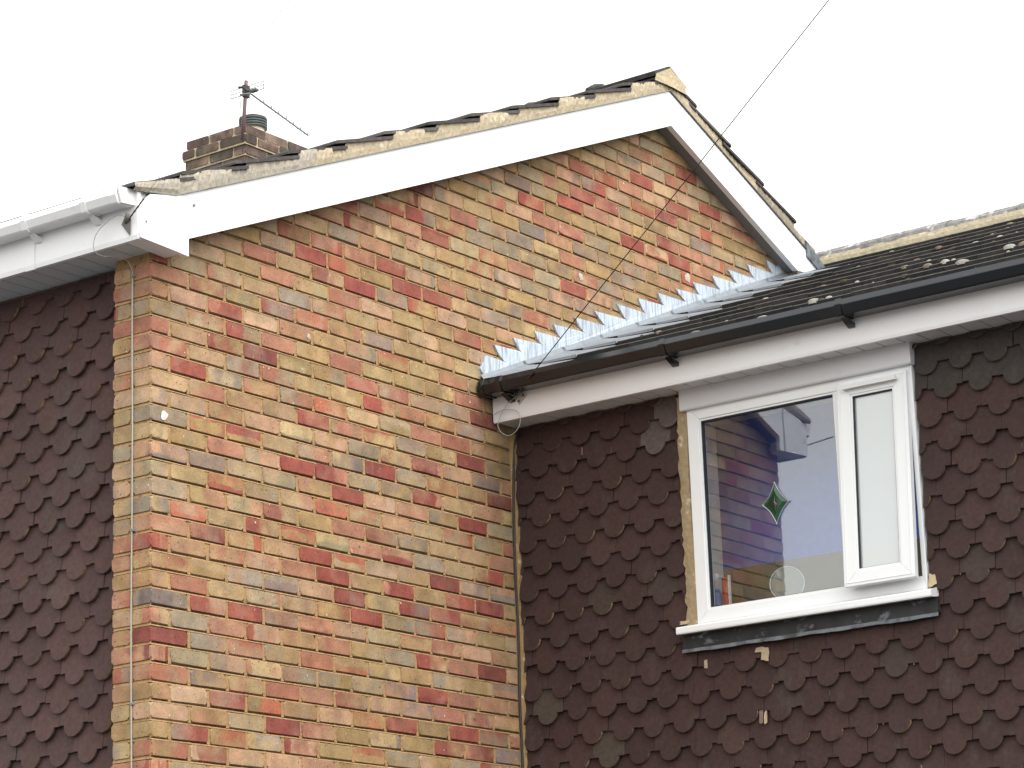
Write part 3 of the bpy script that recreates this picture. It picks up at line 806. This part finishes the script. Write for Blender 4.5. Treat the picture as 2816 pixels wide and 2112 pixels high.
for _ in range(34):
    n = rnd.randrange(-8, 12); off = 1.386 if n % 2 == 0 else 1.304; k = rnd.randrange(-7, 11)
    x = off + .165 * k + .0825; z = 3.164 + .1165 * n + .075
    if x < .1 or (WX0 - .05 < x < WX1 + .05 and z > 3.5) or z > 4.6: continue
    patch(x + rnd.uniform(-.003, .003), z + rnd.uniform(-.012, .02), rnd.uniform(.003, .006), rnd.uniform(.015, .05), lin(150, 136, 116, .8), 2.4665)
mb.build('tile_cladding', M['tile'], ext)

# structure of the wing
sh = MB()
def wall(x0, x1, z0, z1): sh.box(x0, x1, 2.496, 2.70, z0, z1)
wall(.0, .985, 0, 4.86); wall(2.15, 7, 0, 4.86); wall(.985, 2.15, 0, 3.60); wall(.985, 2.15, 4.63, 4.86)
sh.box(6.8, 7.0, 2.7, 8.6, 0, 4.9); sh.box(0, 7, 8.5, 8.7, 0, 4.9); sh.box(.012, 7, 2.47, 2.495, 0, 2.05)
sh.build('plain_wall', M['render'], ext)
# mortar beside the window
mr = MB(); y0 = 3.634; z = y0; prev = None
mr.at = dict(col=lin(192, 172, 136, .62))
while z < 4.70:
    xl = .930 + rnd.uniform(-.004, .010) ; xr = .990 + .008 * math.sin(z * 7) + rnd.uniform(-.003, .003)
    b = len(mr.v); mr.v.extend([(xl, 2.475, z), (xl + .006, 2.4545, z), ((xl + xr) / 2, 2.452, z), (xr, 2.4535, z), (xr + .008, 2.47, z)])
    if prev is not None:
        for j in range(4): mr.idx([prev + j, prev + j + 1, b + j + 1, b + j])
    prev = b; z += .022
mr.build('jamb_mortar', M['bedding'], ext)

cm = MB(); cm.at = dict(col=lin(176, 146, 104, .7)); z = .0; prev = None
while z < 4.72:
    w = .020 + .006 * math.sin(z * 11) + rnd.uniform(-.005, .005); b = len(cm.v)
    cm.v.extend([(-.001, 2.438, z), (.007, 2.447, z), (max(.011, w), 2.4535, z), (max(.012, w) + .002, 2.47, z)])
    if prev is not None:
        for j in range(3): cm.idx([prev + j, prev + j + 1, b + j + 1, b + j])
    prev = b; z += .03
cm.build('corner_mortar', M['bedding'], ext)
# soffit, fascia, gutter
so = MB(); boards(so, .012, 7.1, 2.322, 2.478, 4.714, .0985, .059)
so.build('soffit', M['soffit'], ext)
fa = MB(); FE = 2.304
fa.prism([(FE, 4.722), (FE + .003, 4.709), (FE + .020, 4.709), (FE + .018, 4.725), (FE + .018, 4.880), (FE, 4.880)], lambda u, v, d: (d, u, v), .010, 7.1)
for xc in (.56, 1.53, 2.10):
    fa.tube([(xc, FE + .002, 4.785), (xc, FE - .003, 4.785)], .0055, 8)
fa.build('fascia', M['upvc'], ext)
gutter('gutter', M['black'], ext, .012, 7.1, 2.186, 4.896, 4.824, FE - .001, [.127, 1.045, 1.953, 2.86, 3.77, 4.68, 5.6], [.010])

# roof of the wing
rf = MB()
ER, EZ = 5.80, ROOF(5.80)
gg = .3375; y = 2.225
TS2 = .338
while y < ER - .15:
    L_ = min(.42, ER - y)
    x = .02 if y < 5.1 else -.10; z0 = ROOF(y) + .026
    dark = [(58, 57, 57), (52, 52, 52), (64, 62, 61), (48, 48, 49)]
    while x < 7.1:
        dz = rnd.uniform(-.0025, .0025); dy = rnd.uniform(-.004, .004); xb = x + .298
        c = lin(*rnd.choice(dark), rnd.uniform(.8, 1.15) * .70); worn = lin(104, 100, 94, .62)
        pr = [(0, -.028), (L_, TS2 * L_ - .028), (L_, TS2 * L_), (.005, .0017), (.0, -.003)]
        b = len(rf.v); k = len(pr)
        for d in (x, xb): rf.v.extend([(d, y + dy + u, z0 + dz + v) for u, v in pr])
        rf.at = dict(col=c)
        rf.idx([b + i for i in range(k)]); rf.idx([b + k + i for i in reversed(range(k))])
        for i in range(k):
            i2 = (i + 1) % k; rf.at = dict(col=worn if i == 3 else c); rf.idx([b + i, b + k + i, b + k + i2, b + i2])
        x += .30
    y += gg
rf.at = dict(col=lin(50, 48, 46))
rf.face([(.0, 2.25, ROOF(2.25) - .03), (7.05, 2.25, ROOF(2.25) - .03), (7.05, ER, EZ - .03), (.0, ER, EZ - .03)])
rf.face([(.0, 8.95, ROOF(2.25) - .03), (7.05, 8.95, ROOF(2.25) - .03), (7.05, ER + .01, EZ - .03), (.0, ER + .01, EZ - .03)])
# moss clumps hanging at joints and pale lichen cushions on the tile edges
def cushion(x, i, r, h, col, dn=.0):
    yb = 2.225 + gg * i; zb = ROOF(yb) + .026
    if x < .22 or yb > ER - .1: return
    rf.at = dict(col=col); n = 10; b = len(rf.v)
    rings = [(1.0, -.010), (.92, .35 * h), (.66, .78 * h), (.3, .98 * h)]
    for q, zz in rings:
        for j in range(n):
            w = 2 * math.pi * j / n; k = rnd.uniform(.9, 1.1)
            rf.v.append((x + r * q * k * math.cos(w), yb + .012 + r * .45 * q * k * math.sin(w), zb + zz - dn))
    rf.v.append((x, yb + .012, zb + h - dn)); rf.smooth = True
    for t in range(3):
        for j in range(n): j2 = (j + 1) % n; rf.idx([b + t * n + j, b + t * n + j2, b + (t + 1) * n + j2, b + (t + 1) * n + j])
    for j in range(n): rf.idx([b + 3 * n + j, b + 3 * n + (j + 1) % n, b + 4 * n])
    rf.smooth = False
LICH = [(186, 184, 176), (170, 166, 156), (196, 192, 184), (150, 138, 122), (140, 120, 100)]
for (x, i, r) in ((1.55, 0, .04), (1.62, 1, .05), (1.70, 1, .035), (1.86, 3, .045), (1.95, 3, .045), (2.2, 2, .055), (2.28, 3, .05), (2.36, 3, .045), (2.44, 4, .05), (2.52, 4, .04), (2.60, 4, .035), (2.35, 5, .05), (2.42, 5, .03), (2.6, 6, .04), (2.25, 7, .045), (2.4, 7, .03), (1.7, 4, .03), (2.9, 2, .03), (2.75, 1, .035), (1.2, 0, .04), (3.0, 6, .05), (3.1, 5, .06)):
    cushion(x, i, r * rnd.uniform(.5, .85), r * .30, lin(*rnd.choice(LICH), .6))
for _ in range(150):
    cushion(rnd.uniform(.3, 5), rnd.randrange(0, 10), rnd.uniform(.008, .028), rnd.uniform(.004, .010), lin(*rnd.choice(LICH + [(96, 88, 72), (84, 80, 60)] * 3), .65))
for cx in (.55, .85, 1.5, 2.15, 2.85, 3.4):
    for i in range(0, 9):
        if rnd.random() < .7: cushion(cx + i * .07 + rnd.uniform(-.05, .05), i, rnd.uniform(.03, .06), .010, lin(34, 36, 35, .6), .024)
er = rf.build('roof', M['roof_tile'], ext)
# ridge of the wing on its bed of mortar
rg = MB(); x = -.10
while x < 7:
    h = rnd.uniform(-.004, .004); L_ = .44; c0 = (ER, EZ + .082 + h)
    n = 9; pr = [(c0[0] + .13 * math.cos(math.pi * k / (n - 1)), c0[1] - .07 + .075 * math.sin(math.pi * k / (n - 1))) for k in range(n)]
    rg.prism(pr, lambda u, v, d: (d, u, v), x, x + L_ - .004); x += L_
rg.build('ridge', M['ridge'], er)
bm = MB(); bm.at = dict(col=lin(200, 188, 162, .72))
x = -.11
prev = None
while x < 7.05:
    j = rnd.uniform(-.003, .003); b = len(bm.v)
    bm.v.extend([(x, ER - .152 + j, EZ - .075), (x, ER - .140 + j, EZ - .01), (x, ER - .128 + j, EZ + .020)])
    if prev is not None:
        for q in range(2): bm.idx([prev + q, b + q, b + q + 1, prev + q + 1])
    prev = b; x += .05
bm.face([(-.11, ER - .15, EZ - .07), (-.11, ER - .128, EZ + .02), (-.11, ER + .1, EZ + .02), (-.11, ER + .1, EZ - .07)])
bm.build('ridge_mortar', M['bedding'], er)

# stepped lead flashing on the gable wall
TOPV = [(2.333, 5.102, 2.424, 5.027), (2.494, 5.170, 2.556, 5.106), (2.673, 5.244, 2.728, 5.179), (2.836, 5.311, 2.899, 5.246), (3.018, 5.386, 3.106, 5.320),
        (3.203, 5.461, 3.301, 5.396), (3.412, 5.544, 3.493, 5.471), (3.611, 5.619, 3.674, 5.544), (3.801, 5.690, 3.860, 5.626), (3.980, 5.755, 4.091, 5.695),
        (4.153, 5.831, 4.228, 5.767), (4.354, 5.912, 4.439, 5.842), (4.526, 5.987, 4.630, 5.921), (4.736, 6.067, 4.815, 5.994), (4.942, 6.142, 5.023, 6.071)]
fl = MB()
XL = .0075
edge = [(2.252, 4.915), (2.219, 4.962), (2.268, 5.036)]
for ty, tz, vy, vz in TOPV:
    edge += [(vy - .012, vz + .006), (vy, vz), (ty + (vy - ty) * .45, tz + (vz - tz) * .62 + .004), (ty, tz)]
edge += [(5.06, 6.13), (5.2, 6.20)]
front = []
for (y_, z_) in edge: front.append((XL + rnd.uniform(-.002, .003), y_, z_))
base = [(XL, y_, ROOF(y_) + .006) for y_, z_ in edge]
b = len(fl.v); n = len(front)
fl.v.extend(front); fl.v.extend(base); fl.v.extend([(-.004, p[1], p[2]) for p in front])
fl.idx([b + i for i in range(n)] + [b + n + i for i in (n - 1, 0)])
for i in range(n - 1):
    fl.idx([b + 2 * n + i, b + i, b + i + 1, b + 2 * n + i + 1])
fl.cur = 1
# cover strip dressed over the tiles, one lapped length per course
yy = 2.217; i = 0
while yy < 5.1:
    y2 = min(yy + .36, 5.35); k = 6; wid = .325 + rnd.uniform(-.02, .02)
    pts = []
    for t in range(k + 1):
        f = t / k; y_ = yy + (y2 - yy) * f; zz = ROOF(yy) + .031 + .342 * (y_ - yy)
        zr = ROOF(y_) + .029; pts.append([(XL + .001, y_, zr + .030), (.024, y_, zr + .008), (.13 + .012 * math.sin(y_ * 9), y_, zr * .5 + zz * .5 + .002), (wid, y_, zz), (wid + .003, y_, zz - .012)])
    b = len(fl.v)
    for r_ in pts: fl.v.extend(r_)
    for t in range(k):
        for j in range(4): fl.idx([b + t * 5 + j, b + t * 5 + j + 1, b + (t + 1) * 5 + j + 1, b + (t + 1) * 5 + j])
    fl.idx([b + j for j in range(5)] + [b + 4])[0:0] if False else None
    # turned front edge
    fl.face([pts[0][2], pts[0][3], (pts[0][3][0], yy - .002, pts[0][3][2] - .016), (pts[0][2][0], yy - .002, pts[0][2][2] - .010)])
    yy += gg
fl.build('lead_flashing', [M['lead'], M['cover_lead']], er)

# ------------------------------------------------------------------ window
wf = MB()
FX0, FX1, FZ0, FZ1 = .994, 2.146, 3.638, 4.640
Y0, Y1 = 2.452, 2.515
def frame(mb, x0, x1, z0, z1, l, r, b_, t, y0, y1, lip=.0):
    mb.prism([(x0, z0), (x1, z0), (x1 - r, z0 + b_), (x0 + l, z0 + b_)], lambda u, v, d: (u, d, v), y0, y1)
    mb.prism([(x0, z1), (x0 + l, z1 - t), (x1 - r, z1 - t), (x1, z1)], lambda u, v, d: (u, d, v), y0, y1)
    mb.prism([(x0, z0), (x0 + l, z0 + b_), (x0 + l, z1 - t), (x0, z1)], lambda u, v, d: (u, d, v), y0, y1)
    mb.prism([(x1, z0), (x1, z1), (x1 - r, z1 - t), (x1 - r, z0 + b_)], lambda u, v, d: (u, d, v), y0, y1)
# outer frame with a mullion at x = 1.752 .. 1.790
frame(wf, FX0, FX1, FZ0, FZ1, .060, .022, .058, .070, Y0, Y1)
wf.box(1.759, 1.790, Y0 + .0008, Y1, FZ0 + .058, FZ1 - .070)
win = wf.build('window', M['upvc_frame'], ext, bevel=.003)
# glazing bead of the fixed light
bd = MB(); frame(bd, 1.0545, 1.7585, 3.6965, 4.5695, .0085, .0085, .0085, .0085, Y0 + .006, Y0 + .02); bd.build('glazing_bead', M['upvc_frame'], win)
gk = MB(); frame(gk, 1.0625, 1.7505, 3.7045, 4.5615, .0065, .003, .003, .0065, Y0 + .010, Y0 + .03); gk.build('gasket', M['rubber'], win)
gp = MB(); gp.box(1.064, 1.749, Y0 + .0225, Y0 + .0265, 3.706, 4.560); pane = gp.build('pane', M['glass'], win)
# opening casement, top hung, ajar
hx, hz = 2.447, 4.598
ang = math.radians(3.3); ca, sa = math.cos(ang), math.sin(ang)
def sw(mb):
    out = []
    for x, y, z in mb.v:
        dy, dz = y - hx, z - hz; out.append((x, hx + dy * ca + dz * sa, hz - dy * sa + dz * ca))
    mb.v = out
SX0, SX1, SZ0, SZ1 = 1.786, 2.128, 3.682, 4.598
cs = MB(); frame(cs, SX0, SX1, SZ0, SZ1, .064, .064, .064, .064, hx - .012, hx + .018)
frame(cs, SX0 + .013, SX1 - .013, SZ0 + .013, SZ1 - .013, .004, .004, .004, .004, hx - .0145, hx - .010)
frame(cs, SX0 + .0635, SX1 - .0635, SZ0 + .0635, SZ1 - .0635, .0095, .0095, .0095, .0095, hx - .008, hx + .01)
sw(cs); cas = cs.build('casement', M['upvc_frame'], win, bevel=.0025)
gk = MB(); frame(gk, SX0 + .072, SX1 - .072, SZ0 + .072, SZ1 - .072, .0055, .002, .002, .0045, hx - .006, hx + .014); sw(gk); gk.build('gasket', M['rubber'], win)
gp = MB(); gp.box(SX0 + .073, SX1 - .073, hx + .006, hx + .010, SZ0 + .073, SZ1 - .073); sw(gp); gp.build('pane', M['frosted'], win)
tv = MB(); tv.prism([(hx - .042, 4.572), (hx - .038, 4.555), (hx - .012, 4.560), (hx - .012, 4.574)], lambda u, v, d: (d, u, v), 1.822, 2.086); sw(tv); tv.build('trickle_vent', M['upvc_frame'], win)
# head trim, sill, lead under the sill
hd = MB(); hd.prism([(2.432, 4.618), (2.428, 4.624), (2.428, 4.7135), (2.47, 4.7135), (2.47, 4.618)], lambda u, v, d: (d, u, v), .972, 2.157)
hd.build('head_trim', M['soffit'], win)
sl = MB(); sl.prism([(2.398, 3.594), (2.396, 3.600), (2.396, 3.620), (2.400, 3.626), (2.452, 3.638), (2.50, 3.638), (2.50, 3.605), (2.408, 3.594)], lambda u, v, d: (d, u, v), .914, 2.188)
sl.build('sill', M['upvc_frame'], win)
la = MB(); nx = 40
for i in range(nx):
    xa, xb = .912 + (2.192 - .912) * i / nx, .912 + (2.192 - .912) * (i + 1) / nx
    def q(x):
        w = .004 * math.sin(x * 21) + .002 * math.sin(x * 57)
        return [(x, 2.450, 3.600), (x, 2.446 + w * .4, 3.560), (x, 2.441 + w, 3.530 + w * .3), (x, 2.437 + w, 3.514 + w * .6), (x, 2.442 + w, 3.513 + w * .6)]
    A, B = q(xa), q(xb)
    for j in range(4):
        la.cur = 1 if j >= 2 else 0; la.face([A[j], B[j], B[j + 1], A[j + 1]])
la.cur = 0; la.face([(.912, 2.450, 3.600), (.912, 2.441, 3.530), (.912, 2.47, 3.53), (.912, 2.47, 3.6)]); la.face([(2.192, 2.450, 3.600), (2.192, 2.441, 3.530), (2.192, 2.47, 3.53), (2.192, 2.47, 3.6)])
la.build('lead_apron', [M['old_lead'], M['edge_lead']], win)

# small blue and tiled bathroom behind the window
rm = MB(); x0, x1, y0, y1, z0, z1, zt = .06, 3.4, 2.71, 3.06, 2.30, 4.70, 3.995
BLU, OLV = (.20, .30, .90, 1), (.24, .20, .12, 1)
def q(c, *p): rm.at = dict(col=c); rm.face(p)
q((.78, .79, .85, 1), (x0, y0, z1), (x1, y0, z1), (x1, y1, z1), (x0, y1, z1))
q((.75, .73, .70, 1), (x0, y0, z0), (x1, y0, z0), (x1, y1, z0), (x0, y1, z0))
q(BLU, (x0, y1, zt), (x1, y1, zt), (x1, y1, z1), (x0, y1, z1)); q(OLV, (x0, y1, z0), (x1, y1, z0), (x1, y1, zt), (x0, y1, zt))
for xx in (x0, x1):
    q(BLU, (xx, y0, zt), (xx, y1, zt), (xx, y1, z1), (xx, y0, z1)); q(OLV, (xx, y0, z0), (xx, y1, z0), (xx, y1, zt), (xx, y0, zt))
rm.build('room', M['plain'], ext)
rv = MB(); rv.at = dict(col=(.6, .62, .62, 1))
rv.box(.976, .986, 2.516, 2.709, 3.66, 4.64); rv.box(2.149, 2.158, 2.516, 2.709, 3.66, 4.64); rv.box(.99, 2.145, 2.516, 2.82, 3.655, 3.68)
rv.build('inner_reveal', M['plain'], ext)

# ------------------------------------------------------------------ things at the window
om = thing('window_ornament', 'small dark green glass diamond in the middle of the large window pane', 'ornament')
oc = Vector((1.4225, 2.4725, 4.125)); ow, oh = .066, .092
def star(k, n=9):
    cs_ = [(0, oh), (ow, 0), (0, -oh), (-ow, 0)]; pts = []
    for a in range(4):
        p, q = cs_[a], cs_[(a + 1) % 4]
        for t in range(n):
            f = t / n; bow = .15 * math.sin(math.pi * f)
            x_, z_ = p[0] + (q[0] - p[0]) * f, p[1] + (q[1] - p[1]) * f
            pts.append((x_ * (1 - bow) * k, z_ * (1 - bow) * k))
    return pts
o1 = MB(); s1, s2 = star(.94), star(.62); n = len(s1)
b = len(o1.v)
o1.v.extend([(oc.x + u, oc.y - .002, oc.z + v) for u, v in s1]); o1.v.extend([(oc.x + u, oc.y - .012, oc.z + v) for u, v in s2])
o1.cur = 1
for i in range(n): i2 = (i + 1) % n; o1.idx([b + i, b + i2, b + n + i2, b + n + i])
o1.cur = 0; o1.idx([b + n + i for i in range(n)])
o1.build('gem', [M['emerald'], M['emerald_bevel']], om)
o1 = MB(); s1 = star(1.0); pts = [(oc.x + u, oc.y - .003, oc.z + v) for u, v in s1]; o1.tube(pts + [pts[0]], .0022, 6, False)
for u, v in ((0, oh), (ow, 0), (0, -oh), (-ow, 0)):
    o1.lathe([(.001, -.005), (.0045, -.002), (.0045, .002), (.001, .005)], (oc.x + u, oc.y - .004, oc.z + v), 8)
for u0, v0, u1, v1 in ((0, .030, .004, -.036), (-.012, .012, .014, -.010)):
    o1.tube([(oc.x + u0, oc.y - .0128, oc.z + v0), (oc.x + u1, oc.y - .0128, oc.z + v1)], .0008, 5)
o1.build('came', M['silver'], om)

SILLZ = 3.68
tb = thing('toothpaste_tube', 'red and white tube standing inside the window sill at its left end', 'tube')
o = MB(); o.at = dict(col=(.50, .025, .015, 1)); o.lathe([(.012, 0), (.017, .01), (.021, .10), (.021, .175)], (1.065, 2.60, SILLZ), 12)
o.build('body', M['plain'], tb)
o = MB(); o.at = dict(col=(.85, .8, .75, 1)); o.box(1.082, 1.089, 2.585, 2.60, SILLZ, SILLZ + .185); o.build('seam', M['plain'], tb)
br = thing('spray_bottle', 'small blue bottle with a white pump top behind the glass beside the red tube', 'bottle')
o = MB(); o.at = dict(col=(.08, .16, .42, 1)); o.lathe([(.02, 0), (.024, .004), (.024, .105), (.012, .135)], (1.012, 2.60, SILLZ), 12); o.build('body', M['plain'], br)
o = MB(); o.at = dict(col=(.75, .78, .8, 1)); o.lathe([(.008, .135), (.008, .165), (.013, .168), (.015, .20), (.006, .205)], (1.012, 2.60, SILLZ), 12); o.build('pump', M['plain'], br)
mi = thing('shaving_mirror', 'round grey mirror with a shiny rim leaning inside the large window', 'mirror')
mc = Vector((1.345, 2.66, 3.80)); nrm = Vector((.35, -.9, .1)).normalized(); e1 = nrm.orthogonal().normalized(); e2 = nrm.cross(e1)
o = MB(); n = 28; o.at = dict(col=(.31, .30, .26, 1))
pts = [mc + (e1 * math.cos(2 * math.pi * k / n) + e2 * math.sin(2 * math.pi * k / n)) * .078 for k in range(n)]
b = len(o.v); o.v.extend([tuple(p) for p in pts]); o.v.extend([tuple(p - nrm * .006) for p in pts]); o.idx(range(b, b + n)); o.idx(reversed(range(b + n, b + 2 * n)))
for i in range(n): o.idx([b + i, b + (i + 1) % n, b + n + (i + 1) % n, b + n + i])
o.build('disc', M['plain'], mi)
o = MB(); o.tube(pts + [pts[0]], .004, 6, False); o.build('rim', M['silver'], mi)
o = MB(); o.tube([mc - e2 * 0 + Vector((0, .01, -.075)), (mc.x, mc.y + .01, SILLZ + .006)], .006, 6); o.lathe([(.045, 0), (.045, .006), (.01, .01)], (mc.x, mc.y + .01, SILLZ), 14); o.build('stand', M['silver'], mi)
cb = MB(); cb.at = dict(col=(.85, .84, .8, 1)); cb.lathe([(.014, 0), (.017, .004), (.017, .07), (.007, .09), (.007, .125)], (1.935, 2.56, SILLZ), 12)
tag(cb.build('lotion_bottle', M['plain']), 'slim white bottle standing behind the frosted casement pane', 'bottle')

# ------------------------------------------------------------------ wires and cables
POLE = Vector((16.566, -7.359, 9.49))
def wire_pts(a, b, sag=.10, n=40):
    a, b = Vector(a), Vector(b)
    return [a.lerp(b, t / n) - Vector((0, 0, sag * 4 * (t / n) * (1 - t / n))) for t in range(n + 1)]
w1 = thing('telephone_wire', 'thin overhead wire rising from the bracket on the white fascia below the black gutter', 'wire', 'overhead telephone wires')
P0 = (.165, 2.275, 4.812)
m = MB(); m.tube(wire_pts((.37, 2.155, 4.872), POLE, .0), [max(.0009, .0026 - .0030 * t / 40) for t in range(41)], 6); m.build('span', M['cable_dark'], w1)
m = MB(); pts = [Vector(P0).lerp(Vector((.37, 2.155, 4.872)), t / 8) for t in range(9)]
m.tube(pts, [.0045 + .001 * (k % 2) for k in range(9)], 6); m.build('wrapped_end', M['cable_dark'], w1)
m = MB(); m.at = dict(col=lin(176, 172, 164))
m.prism([(.134, 4.817), (.168, 4.771), (.214, 4.811), (.172, 4.835)], lambda u, v, d: (u, d, v), 2.298, 2.3025)
m.at = dict(col=lin(30, 30, 30))
for u, v in ((.145, 4.812), (.168, 4.788), (.193, 4.811)): m.tube([(u, 2.299, v), (u, 2.2955, v)], .0055, 8)
m.at = dict(col=lin(110, 104, 96)); m.tube([(.165, 2.296, 4.818), (.168, 2.278, 4.822), (.165, 2.274, 4.808), (.163, 2.288, 4.802)], .0035, 6)
m.build('bracket', M['plain'], w1)
w2 = thing('telephone_wire', 'thin overhead wire anchored to the white front fascia beside the box end', 'wire', 'overhead telephone wires')
P1 = (.082, -.205, 5.093)
m = MB(); m.tube(wire_pts(P1, POLE, .0), .0009, 6); m.build('span', M['cable_dark'], w2)
a_, b_ = Vector((.060, -.185, 5.086)), Vector(P1); dr = (POLE - b_).normalized()
m = MB(); pts = [a_, b_] + [b_ + dr * .016 * k for k in range(1, 10)]; m.tube(pts, [.0030] + [.0028 + .0012 * (k % 2) for k in range(10)], 6); m.build('wrapped_end', M['cable_dark'], w2)
m = MB(); m.at = dict(col=lin(104, 100, 96))
m.prism([(.004, 5.086), (.050, 5.030), (.054, 5.100), (.030, 5.125)], lambda u, v, d: (u, d, v), -.176, -.1725)
m.tube([(.03, -.176, 5.09), (.045, -.19, 5.10), (.055, -.19, 5.12)], .009, 6); m.build('bracket', M['plain'], w2)

def smooth_path(pts, sub=6):
    P_ = [Vector(p) for p in pts]; out = []
    for i in range(len(P_) - 1):
        p0, p1, p2, p3 = P_[max(i - 1, 0)], P_[i], P_[i + 1], P_[min(i + 2, len(P_) - 1)]
        for t in range(sub):
            f = t / sub
            out.append(.5 * ((2 * p1) + (p2 - p0) * f + (2 * p0 - 5 * p1 + 4 * p2 - p3) * f * f + (3 * p1 - p0 - 3 * p2 + p3) * f ** 3))
    out.append(P_[-1]); return out
gc = thing('grey_cable', 'slim grey cable looping from the front fascia and running down the brick corner pier', 'cable')
m = MB(); m.tube(smooth_path([(.045, -.185, 5.108), (.0, -.20, 5.120), (-.05, -.205, 5.100), (-.10, -.205, 5.073), (-.128, -.20, 5.035), (-.130, -.19, 4.997), (-.118, -.15, 4.985), (-.105, -.09, 4.995), (-.10, -.03, 4.985), (-.097, -.012, 4.95)]), .0018, 6)
m.build('loop', M['cable_grey'], gc)
m = MB(); zs = [4.95 - .13 * k for k in range(38)]; m.tube([(-.096 + .0022 * math.sin(z * 5) - .002 * (z < 4.3), -.0075, z) for z in zs], .0030, 6)
m.build('run', M['cable_grey'], gc)
for z in (4.93, 3.866, 3.17, 2.2):
    m = MB(); m.at = dict(col=lin(120, 122, 120)); m.box(-.104, -.086, -.013, .004, z - .006, z + .006)
    m.build('clip', M['plain'], gc, bevel=.002)
bc = thing('black_cable', 'black cable coiled under the fascia and running down the inner corner of the walls', 'cable')
m = MB(); loop = []
for k in range(0, 27):
    w = math.radians(120 - 18.5 * k) ; loop.append((.116 + .064 * math.cos(w), 2.283 - .0006 * k, 4.690 + .064 * math.sin(w)))
m.tube(smooth_path([(.158, 2.284, 4.806), (.11, 2.282, 4.78), (.075, 2.282, 4.74)] + [(.052, 2.282, 4.69), (.07, 2.283, 4.65), (.116, 2.284, 4.628), (.16, 2.285, 4.648), (.180, 2.286, 4.69), (.165, 2.287, 4.735), (.116, 2.287, 4.754), (.06, 2.288, 4.757), (.03, 2.288, 4.745)], 5), .0019, 6)
m.build('coil', M['cable_grey'], bc)
m = MB(); m.tube(smooth_path([(.112, 2.284, 4.63), (.10, 2.36, 4.66), (.05, 2.44, 4.68), (.016, 2.455, 4.60), (.012, 2.441, 4.34), (.010, 2.438, 4.05), (.013, 2.441, 3.7), (.010, 2.438, 3.40), (.012, 2.440, 3.1), (.010, 2.438, 2.6), (.010, 2.438, 1.2), (.010, 2.438, .05)]), .0062, 6)
m.build('run', M['cable_dark'], bc)


# ------------------------------------------------------------------ ground
gm = MB(); gm.face([(-400, -400, 0), (400, -400, 0), (400, 400, 0), (-400, 400, 0)])
go = gm.build('ground', M['paving']); go['kind'] = 'structure'
